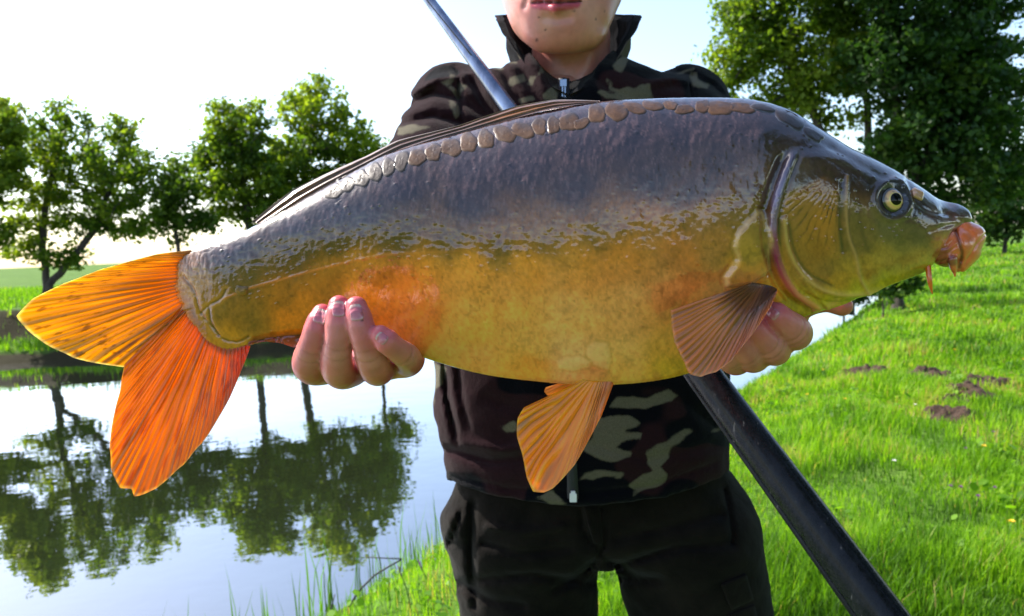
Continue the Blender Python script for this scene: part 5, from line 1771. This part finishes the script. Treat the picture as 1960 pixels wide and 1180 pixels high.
# collar: standing funnel, open at the front
nth, nh = 120, 16
th = np.linspace(-np.pi + 0.02, np.pi - 0.02, nth)           # 0 = back, +-pi = front opening
ft = np.abs(th) / np.pi                                    # 0 back .. 1 front
ytop = np.interp(ft, [0, .45, .58, .70, .80, .9, 1], [24, 28, 42, 86, 132, 168, 188])
ybot = np.interp(ft, [0, .3, .6, .85, 1], [120, 128, 150, 180, 200])
rows = []
for k in range(nh):
    q = k / (nh - 1)
    yy = ybot + (ytop - ybot) * q
    hw = (96 + 30 * q ** 0.8) * (1 - 0.10 * ft)
    xx = 1090 - np.sin(th) * hw * -1 * 1.0
    xx = 1088 + np.sin(th) * hw + np.where(np.abs(th) > 1.6, 0, 0)
    dd = 1.065 + np.cos(th) * (0.062 + 0.020 * q) - 0.02 * (ft > 0.6) * (ft - 0.6) / 0.4
    roll = 0.004 * np.sin(q * np.pi) + 0.010 * ss(0.85, 1.0, q)
    rows.append(np.stack([(xx - 980) / FPX * dd + np.sin(th) * roll, (590 - yy) / FPX * dd, dd + np.cos(th) * roll], -1))
Vc = np.stack(rows, 1)                                     # nth, nh, 3
ax_c = np.array([cpt(1088, 0, 1.065)[0], 0, 1.065])
out = Vc - ax_c; out[..., 1] = 0; out /= np.linalg.norm(out, axis=2)[..., None]
Vc = Vc + out * (0.0035 * (fbm(th[:, None] * 5, np.arange(nh)[None] * 0.3, 0, 9, 2) - 0.5) * 2)[..., None]
thk = 0.0075 + 0.004 * ss(0.85, 1, np.linspace(0, 1, nh))[None, :, None]
Vo = (Vc + out * thk / 2).reshape(-1, 3); Vi = (Vc - out * thk / 2).reshape(-1, 3)
f = grid_faces(nth, nh); kk = nth * nh
ring = np.concatenate([np.arange(nh), np.arange(1, nth) * nh + nh - 1, (nth - 1) * nh + np.arange(nh - 2, -1, -1), np.arange(nth - 2, 0, -1) * nh])
r2 = np.roll(ring, -1)
Vcol = np.concatenate([Vo, Vi])
cpx, cpy = cam_px(Vcol[:, 0], Vcol[:, 1], Vcol[:, 2])
tf = np.full(len(Vcol), 30.0)
for pts, w in [([(1186, 112), (1205, 80)], 11), ([(1000, 110), (990, 80)], 6)]:
    d, _ = dseg(cpx, cpy, pts); tf = np.minimum(tf, d - w)
tf[kk:] = 30
mesh_np('collar', from_cam(Vcol), [np.concatenate([f, f[:, ::-1] + kk, np.stack([ring, ring + kk, r2 + kk, r2], -1)])], m_fleece, jacket,
        attrs={'tanf': tf, 'maroon': np.where(np.arange(len(Vcol)) < kk, fbm(Vcol[:, 0] * 12, Vcol[:, 1] * 12, Vcol[:, 2] * 12, 3, 2) + 0.05, 0.2)}, org=feet)

# zip: tape, teeth and pulls
frontV = Vj[(Vj[:, 2] < BD)]
fpx, fpy = cam_px(frontV[:, 0], frontV[:, 1], frontV[:, 2])


def jacket_front(x_, y_):
    m = (np.abs(fpx - x_) < 9) & (np.abs(fpy - y_) < 9)
    z = frontV[m, 2]
    return float(z[z < z.min() + 0.006].mean())


m_zip, nt, b = new_mat('zip_tape'); b.inputs['Base Color'].default_value = (0.004, 0.005, 0.011, 1); b.inputs['Roughness'].default_value = 0.6
m_metal, nt, b = new_mat('zip_metal'); b.inputs['Base Color'].default_value = (0.30, 0.33, 0.40, 1); b.inputs['Metallic'].default_value = 1.0; b.inputs['Roughness'].default_value = 0.25
zl = pline([(1079, 150), (1080, 240), (1083, 400), (1086, 600), (1088, 750), (1093, 860), (1097, 955)], 120)
zd = np.array([jacket_front(a, c) for a, c in zl]); zd = np.convolve(np.pad(zd, 4, mode='edge'), np.ones(9) / 9, 'valid')
parts = []
V = []
for (a, c), d in zip(zl, zd):
    for u, e in ((-11, .001), (-9, -.0028), (-1.5, -.0034), (1.5, -.0034), (9, -.0028), (11, .001)):
        V.append(cpt(a + u, c, d + e))
zo = mesh_np('zip', from_cam(np.array(V)), grid_faces(120, 6), m_zip, jacket, org=feet)


def boxes(items):
    V = []; Fs = []
    for k, (c, hx, hy, hz) in enumerate(items):
        c = np.asarray(c)
        for sx in (-1, 1):
            for sy in (-1, 1):
                for sz in (-1, 1):
                    V.append(c + np.array([sx * hx, sy * hy, sz * hz]))
        o = k * 8
        Fs += [[o, o + 1, o + 3, o + 2], [o + 4, o + 6, o + 7, o + 5], [o, o + 4, o + 5, o + 1], [o + 2, o + 3, o + 7, o + 6], [o, o + 2, o + 6, o + 4], [o + 1, o + 5, o + 7, o + 3]]
    return np.array(V), np.array(Fs)


tz = pline([tuple(p) + (d,) for p, d in zip(zl[::6], zd[::6])], 420)
V, f = boxes([(cpt(a, c, d - .0036), .0019, .0007, .0010) for a, c, d in tz])
mesh_np('zip_teeth', from_cam(V), f, m_zip, zo, smooth=False, org=feet)
dz = jacket_front(1079, 168)
V, f = boxes([(cpt(1078, 160, dz - .007), .0042, .0045, .0028), (cpt(1076.5, 178, dz - .008), .0009, .009, .0009), (cpt(1081.5, 178, dz - .008), .0009, .009, .0009), (cpt(1079, 191, dz - .008), .0030, .0012, .0010)])
mesh_np('zip_pull', from_cam(V), f, m_metal, zo, smooth=False, org=feet)
dz = jacket_front(1097, 950)
V, f = boxes([(cpt(1097, 953, dz - .008), .0042, .0050, .0030), (cpt(1097, 943, dz - .008), .0026, .0016, .0022)])
m_pl, nt, b = new_mat('pale_plastic'); b.inputs['Base Color'].default_value = (0.62, 0.64, 0.66, 1); b.inputs['Roughness'].default_value = 0.4
mesh_np('zip_end', from_cam(V), f, m_pl, zo, smooth=False, org=feet)

# --- trousers
HP = np.array([(880, 880, 1372, .105), (930, 868, 1384, .110), (965, 858, 1394, .112), (1000, 850, 1404, .114), (1050, 866, 1412, .114), (1110, 872, 1424, .112)], float)
hy = CYY(HP[:, 0], 1.07); hx = (CXY(HP[:, 1], 1.07) + CXY(HP[:, 2], 1.07)) / 2; ha = (CXY(HP[:, 2], 1.07) - CXY(HP[:, 1], 1.07)) / 2; hb = HP[:, 3]
ho = np.argsort(hy)
legL0, legL1 = cpt(1006, 1060, 1.07), kneL
TFOLD = [([(1108, 968), (1114, 1010), (1128, 1040), (1150, 1056), (1162, 1040)], 3, .0030), ([(1150, 970), (1158, 1020), (1152, 1062)], 3, .003), ([(1120, 965), (1130, 1010)], 5, -.003),
         ([(880, 985), (872, 1010), (862, 1040)], 4, .004), ([(905, 965), (900, 1060), (910, 1160)], 6, .004), ([(925, 1040), (1000, 1060), (1090, 1050)], 7, .003),
         ([(930, 1010), (1010, 1020), (1080, 1008)], 6, -.003), ([(1180, 1030), (1280, 1010), (1380, 985)], 8, .003), ([(1190, 1080), (1290, 1050), (1400, 1040)], 8, .004), ([(1180, 1110), (1260, 1110)], 8, .004),
         ([(920, 1110), (1020, 1100), (1130, 1120)], 8, .004), ([(1385, 935), (1398, 985), (1402, 1040)], 4, .003), ([(880, 1120), (940, 1150), (1000, 1160)], 8, .004), ([(1140, 1075), (1100, 1110), (1060, 1130)], 7, .004), ([(1165, 1075), (1210, 1100)], 7, .004)]


def f_trous(X, Y, Z):
    cx = np.interp(Y, hy[ho], hx[ho]); a = np.interp(Y, hy[ho], ha[ho]); bb = np.interp(Y, hy[ho], hb[ho])
    k = (np.abs((X - cx) / a) ** 2.6 + np.abs((Z - 1.07) / bb) ** 2.6) ** (1 / 2.6)
    d = (k - 1) * bb * 0.95
    d = np.maximum(d, Y - CYY(890, 1.07))
    crotch = CYY(1062, 1.06)
    d = -smin(-d, -(crotch - 0.005 - Y), 0.06)
    for h0, kn, an, w in ((cpt(1003, 1040, 1.075), kneL, ankL, .108), (cpt(1308, 1035, 1.075), kneR, ankR, .110)):
        l = rcone(X, Y, Z, h0, kn, w, .086)
        l = np.minimum(l, rcone(X, Y, Z, kn, an, .082, .068))
        d = smin(d, l, 0.030)
    px, py = cam_px(X, Y, Z)
    near = np.abs(d) < 0.03
    d = d.copy()
    fr = near & (Z < 1.09)
    xs_, ys_ = px[fr], py[fr]; add = np.zeros(xs_.shape)
    for pts, w, g in TFOLD:
        dd, _ = dseg(xs_, ys_, pts); add += 2.1 * g * np.exp(-(dd / w) ** 2)
    # hip pocket bulge
    add += -0.010 * np.exp(-((xs_ - 868) / 22) ** 2 - ((ys_ - 1002) / 32) ** 2)
    d[fr] += add
    d[near] += 0.012 * (fbm(X[near] * 10, Y[near] * 16, Z[near] * 10, 26, 3) - 0.5) + 0.003 * (fbm(X[near] * 40, Y[near] * 60, Z[near] * 40, 27, 2) - 0.5)
    d = np.maximum(d, ankL[1] - 0.02 - Y)
    return d


lo, hi = box_of([cpt(840, 880, 1.0), cpt(1430, 880, 1.2), ankL, ankR, kneL, kneR, cpt(840, 1000, 1.07)], 0.085)
Vt, Ft = mesh_cam(f_trous, lo, hi, 0.0052)
m_cloth, nt, b = new_mat('dark_cotton')
n1 = noise_tex(nt, 900, 2, 0.6); n2 = noise_tex(nt, 22, 5, 0.65)
rc = ramp(nt, n2.outputs['Fac'], [(0.3, (0.0032, 0.0026, 0.0023)), (0.7, (0.0105, 0.0080, 0.0064))])
lk(nt, rc.outputs['Color'], b.inputs['Base Color']); b.inputs['Roughness'].default_value = 0.9; b.inputs['Specular IOR Level'].default_value = 0.06
b.inputs['Sheen Weight'].default_value = 0.04
nb = bump(nt, n1.outputs['Fac'], None, 0.0008, 0.6); bump(nt, n2.outputs['Fac'], b, 0.010, 0.35, nb)
trs = mesh_np('trousers', from_cam(Vt), Ft, m_cloth, person, org=feet)
trs['label'] = 'plain black cotton cargo trousers'
tV = Vt[Vt[:, 2] < 1.08]; tpx, tpy = cam_px(tV[:, 0], tV[:, 1], tV[:, 2])


def patch(name, poly, n=14, lift=.004, parent=trs):
    """cloth patch over the trousers; poly = 4 pixel corners"""
    (x0, y0), (x1, y1), (x2, y2), (x3, y3) = poly
    V = []
    for i in range(n):
        for j in range(n):
            u, v = i / (n - 1), j / (n - 1)
            a = (x0 * (1 - u) + x1 * u) * (1 - v) + (x3 * (1 - u) + x2 * u) * v
            c = (y0 * (1 - u) + y1 * u) * (1 - v) + (y3 * (1 - u) + y2 * u) * v
            d2 = (tpx - a) ** 2 + (tpy - c) ** 2
            k = np.argpartition(d2, 6)[:6]
            d = float(np.average(tV[k, 2], weights=1 / (d2[k] + 2)))
            e = min(u, 1 - u, v, 1 - v)
            V.append(cpt(a, c, d - lift * (1 if e > 0.001 else -0.8) + 0.0015 * (e < 0.12 and e > 0.05)))
    return mesh_np(name, from_cam(np.array(V)), grid_faces(n, n), m_cloth, parent, org=feet)


patch('pocket_flap', [(1376, 1118), (1430, 1094), (1446, 1150), (1398, 1172)], lift=.007)
patch('cargo_pocket', [(1388, 1176), (1446, 1152), (1462, 1216), (1404, 1240)], lift=.005)
patch('fly', [(1112, 966), (1150, 966), (1156, 1054), (1136, 1044)], lift=.003)

# --- boots (below the frame)
m_boot, nt, b = new_mat('rubber_boot'); b.inputs['Base Color'].default_value = (0.012, 0.014, 0.010, 1); b.inputs['Roughness'].default_value = 0.5
for an in (np.array([-0.02, 1.15, 0.10]), np.array([0.34, 1.13, 0.10])):
    toe = an + np.array([0.02 if an[0] > 0.1 else -0.02, -0.17, -0.055])

    def f_boot(X, Y, Z):
        d = rcone(X, Y, Z, an + np.array([0, 0, 0.12]), an + np.array([0, 0.01, -0.05]), .060, .050)
        d = smin(d, rcone(X, Y, Z, an + np.array([0, 0.0, -0.055]), toe, .048, .044), 0.03)
        return np.maximum(d, 0.003 - Z)
    lo, hi = box_of([an + np.array([0, 0.02, 0.13]), toe, an - np.array([0, 0, 0.11])], 0.075)
    V, f = surface_nets(f_boot, lo, hi, 0.007)
    mesh_np('boot', V, f, m_boot, person, org=feet)

# ------------------------------------------------------------------ the pole
m_pole, nt, b = new_mat('black_lacquer')
n1 = noise_tex(nt, 40, 4, 0.6, vscale=(1, 1, 0.4)); n2 = noise_tex(nt, 300, 3, 0.6)
n3 = noise_tex(nt, 150, 3, 0.7, vscale=(1, 1, 0.25))
rc = ramp(nt, n3.outputs['Fac'], [(0.3, (0.003, 0.0035, 0.005)), (0.66, (0.007, 0.008, 0.012)), (0.74, (0.07, 0.07, 0.075))])
lk(nt, rc.outputs['Color'], b.inputs['Base Color'])
rr_ = ramp(nt, n2.outputs['Fac'], [(0.35, (0.16, 0.16, 0.16)), (0.75, (0.42, 0.42, 0.42))]); lk(nt, rr_.outputs['Color'], b.inputs['Roughness'])
b.inputs['Specular IOR Level'].default_value = 0.16
b.inputs['Coat Weight'].default_value = 0.08; b.inputs['Coat Roughness'].default_value = 0.07
bump(nt, n2.outputs['Fac'], b, 0.0004, 0.4)
A = P(895, 100, .93); B = P(1690, 1180, .62)
dv_ = B - A
gz = float(terrain(np.array(A[0] + dv_[0] * 3), np.array(A[1] + dv_[1] * 3)))
tg = (gz - A[2]) / dv_[2]
m_tip, nt, b = new_mat('sky_sheen_lacquer')  # tip section of the black pole, its blue sky sheen put into the colour
n1 = noise_tex(nt, 60, 4, 0.6, vscale=(1, 1, 0.3))
rc = ramp(nt, n1.outputs['Fac'], [(0.3, (0.07, 0.09, 0.15)), (0.7, (0.20, 0.25, 0.36))]); lk(nt, rc.outputs['Color'], b.inputs['Base Color'])
b.inputs['Metallic'].default_value = 0.7; b.inputs['Roughness'].default_value = 0.22
pole = empty('fishing_pole', A + dv_ * tg)
tag(pole, 'long black tapered fishing pole slanting behind the carp', 'fishing pole')
rad = lambda t: 0.0072 + 0.0096 * np.clip(t, -0.6, 1.6)


def pole_part(name, t0, t1, k=1.0, n=30, mat=m_pole):
    t = np.linspace(t0, t1, n); V, fs = tube(A + dv_ * t[:, None], rad(t) * k, 28)
    return mesh_np(name, V, fs, mat, pole, org=A + dv_ * tg)


pole_part('tip_section', -2.4, 0.30, 1.15, 60, m_tip); pole_part('middle_section', 0.295, 0.62, 1.07); pole_part('butt_section', 0.615, tg, 1.15, 50)
pole_part('ferrule', 0.29, 0.312, 1.16, 6); pole_part('ferrule', 0.607, 0.628, 1.22, 6)
# a ridge running down the left flank of the butt
side_v = np.cross(dv_, CAM - (A + dv_ * 0.8)); side_v /= np.linalg.norm(side_v)
if side_v @ R3 > 0: side_v = -side_v
t = np.linspace(0.62, tg, 40); V, fs = tube(A + dv_ * t[:, None] + side_v * (rad(t) * 1.12)[:, None] - F3 * 0.002, 0.0034, 10)
mesh_np('ridge', V, fs, m_pole, pole, org=A + dv_ * tg)
m_line, nt, b = new_mat('fishing_line'); b.inputs['Base Color'].default_value = (0.05, 0.05, 0.05, 1); b.inputs['Roughness'].default_value = 0.4
L0 = P(912, 118, .915); L1 = P(818, 2, .93); L2 = L1 + (L1 - L0) * 6 + R3 * 0.02
V, fs = tube(pline([L0, L1, L2], 30), 0.0009, 6)
mesh_np('line', V, fs, m_line, pole, org=A + dv_ * tg)
# ------------------------------------------------------------------ small things on the near bank
m_soil, nt, b = new_mat('bare_soil')
n1 = noise_tex(nt, 40, 5, 0.7)
rc = ramp(nt, n1.outputs['Fac'], [(0.3, (0.014, 0.007, 0.004)), (0.7, (0.085, 0.045, 0.026))])
lk(nt, rc.outputs['Color'], b.inputs['Base Color']); b.inputs['Roughness'].default_value = 0.95
bump(nt, n1.outputs['Fac'], b, 0.02)
SL = ['small bare brown soil scrape closest to the water on the grassy bank', 'bare brown soil scrape in the grass between two others', 'largest patch of bare crumbly brown soil in the grass',
      'brown soil patch joined to the top of the largest one', 'brown soil patch joined to the foot of the largest one', 'little brown soil patch below the largest one']
for k, ((sx, sy, srd), lb) in enumerate(zip(soil_w, SL)):
    R_, A_ = 14, 40
    th = np.linspace(0, 2 * np.pi, A_, endpoint=False)
    V = [[sx, sy, 0.03]]
    for i in range(1, R_ + 1):
        q = i / R_
        rr = srd * 1.15 * q * (0.75 + 0.5 * vn(np.cos(th) * 2.2 + k * 5, np.sin(th) * 2.2, 0, 8))
        X = sx + np.cos(th) * rr; Y = sy + np.sin(th) * rr * 1.3
        V += list(np.stack([X, Y, 0.055 * (1 - q ** 2) + 0.17 * (fbm(X * 17, Y * 17, 0, 6, 3) - 0.45) * (1 - q ** 3) - 0.012 * (q == 1)], -1))
    V = np.array(V); V[:, 2] += terrain(V[:, 0], V[:, 1]) + 0.006
    f3 = np.array([[0, 1 + j, 1 + (j + 1) % A_] for j in range(A_)])
    f4 = np.array([[1 + i * A_ + j, 1 + (i + 1) * A_ + j, 1 + (i + 1) * A_ + (j + 1) % A_, 1 + i * A_ + (j + 1) % A_] for i in range(R_ - 1) for j in range(A_)])
    o = mesh_np('bare_soil', V - np.array([0, 0, 0]), [f4, f3], m_soil)
    tag(o, lb, 'soil', 'bare soil patches in the meadow')

m_yel, nt, b = new_mat('yellow_petal'); b.inputs['Base Color'].default_value = (0.75, 0.50, 0.02, 1)
m_pur, nt, b = new_mat('purple_petal'); b.inputs['Base Color'].default_value = (0.28, 0.07, 0.30, 1)
m_wht, nt, b = new_mat('white_petal'); b.inputs['Base Color'].default_value = (0.75, 0.74, 0.68, 1)
m_stem, nt, b = new_mat('flower_stem'); b.inputs['Base Color'].default_value = (0.06, 0.14, 0.02, 1)


def flower(name, label, cat, group, p, h, r0, mat, dome_):
    root = empty(name, p)
    lean = rng.normal(0, 0.15, 2) * h
    top = p + np.array([lean[0], lean[1], h])
    V, fs = tube(np.array([p - np.array([0, 0, 0.01]), (p + top) / 2 + rng.normal(0, 0.003, 3), top]), [0.0014, 0.0012, 0.001], 5)
    mesh_np('stem', V, fs, m_stem, root, org=p)
    parts = []
    n = 26
    for k in range(n):
        g = k / n; ph = k * 2.399963; el = (0.15 + 1.25 * g) if dome_ else (0.1 + 0.5 * g)
        d = np.array([math.cos(ph) * math.cos(el), math.sin(ph) * math.cos(el), math.sin(el)])
        s = np.cross(d, [0, 0, 1.0]); s /= np.linalg.norm(s)
        L = r0 * (1 - 0.2 * g); w = r0 * 0.22
        u = np.cross(s, d)
        parts.append((np.array([top, top + d * L * .6 + s * w, top + d * L, top + d * L * .6 - s * w + u * 0.001]), [np.array([[0, 1, 2, 3]])]))
    V, fs = join(parts)
    mesh_np('flower_head', V, fs, mat, root, smooth=False, org=p)
    tag(root, label, cat, group)


for px, py in [(1843, 893), (1900, 970), (1872, 988), (1810, 968), (1850, 970), (1895, 858)]:
    flower('clover_flower', 'purple clover flower head standing in the lush near grass', 'flower', 'purple clover flowers in the meadow', on_ground(px, py), 0.09, 0.012, m_pur, True)
for px, py in [(1868, 635), (1890, 628), (1955, 710), (1930, 1045), (1640, 665), (1700, 650), (1655, 690), (1600, 700), (1575, 730), (1720, 665), (1790, 660), (1615, 790), (1830, 690), (1750, 630), (1875, 888), (1545, 780)]:
    flower('yellow_flower', 'small yellow meadow flower standing in the green bank grass', 'flower', 'yellow flowers scattered in the meadow', on_ground(px, py), 0.10, 0.016, m_yel, False)
for px, py in [(1752, 788), (1710, 900), (1440, 1045), (1447, 1070), (1700, 690)]:
    flower('white_flower', 'tiny white daisy standing low in the green bank grass', 'flower', 'white daisies in the meadow', on_ground(px, py), 0.05, 0.014, m_wht, False)

# reeds along the near water's edge
r = np.random.default_rng(41)
n = 330
xr = r.uniform(-2.2, 0.6, n); yr = np.interp(xr, NX, NY) - r.uniform(-0.10, 0.45, n)
zz = terrain(xr, yr)
V, q, t, T = blades(xr, yr, r.uniform(0.12, 0.42, n) * (0.55 + 0.9 * r.random(n)), r.uniform(0.006, 0.011, n), 43, np.full(n, 0.16), 0.10, lean=0.25)
tag(mesh_np('reeds', V, [q, t], m_grass, attrs={'tint': T}), 'thin dark green reeds standing along the water edge', 'reeds', kind='stuff')
m_dry, nt, b = new_mat('dead_stem'); b.inputs['Base Color'].default_value = (0.035, 0.030, 0.028, 1); b.inputs['Roughness'].default_value = 0.8
p0 = on_ground(655, 1190, -0.5)
dS = float((p0 - CAM) @ F3)
pts = [P(660, 1192, dS), P(668, 1160, dS), P(690, 1128, dS), P(716, 1102, dS), P(742, 1086, dS), P(769, 1071, dS), P(768, 1070, dS), P(740, 1069, dS - .02), P(700, 1067, dS - .03)]
base = pts[0].copy(); base[2] = float(terrain(np.array(base[0]), np.array(base[1]))) - 0.05
so = empty('bent_reed', base)
V, fs = tube(np.array([base] + pts[:6]), np.linspace(0.0052, 0.0036, 7), 7); mesh_np('stalk', V, fs, m_dry, so, org=base)
V, fs = tube(np.array(pts[5:]), np.linspace(0.0036, 0.0022, 4), 7); mesh_np('folded_tip', V, fs, m_dry, so, org=base)
tag(so, 'dead dark reed stalk folded sharply over the water beside the reeds', 'reed')
p1 = P(634, 1165, dS); p2 = P(641, 1138, dS)
b1 = p1.copy(); b1[2] = WATER_Z - 0.3
V, fs = tube(np.array([b1, p1, p2]), [0.004, 0.0035, 0.002], 6)
tag(mesh_np('reed_stump', V, fs, m_dry), 'short straight dead reed sticking out of the open water', 'reed')
m_seed, nt, b = new_mat('seed_head'); b.inputs['Base Color'].default_value = (0.16, 0.11, 0.05, 1)
for k, (px, py, bx, by, lb) in enumerate([(766, 1096, 786, 1172, 'grass stem with a brown seed head leaning at the water edge'), (804, 1083, 820, 1130, 'tall thin stem with small pinkish bud among the reeds')]):
    gb = on_ground(bx, by, -0.2); d_ = float((gb - CAM) @ F3)
    tp = P(px, py, d_)
    so = empty('seeding_grass', gb)
    V, fs = tube(pline([gb, (gb + tp) / 2 + R3 * 0.008, tp], 8), np.linspace(0.003, 0.0018, 8), 6); mesh_np('stem', V, fs, m_stem, so, org=gb)
    parts = []
    for j in range(14):
        c0 = tp + (tp - gb) / np.linalg.norm(tp - gb) * (j * 0.0028 - 0.02)
        dv2 = rng.normal(0, 1, 3); dv2 /= np.linalg.norm(dv2)
        parts.append(tube(np.array([c0, c0 + dv2 * 0.003 + U3 * 0.004, c0 + dv2 * 0.005 + U3 * 0.010]), [0.0012, 0.0022, 0.0004], 5))
    V, fs = join(parts); mesh_np('seed_head', V, fs, m_seed if k == 0 else m_pur, so, org=gb)
    tag(so, lb, 'grass stem')
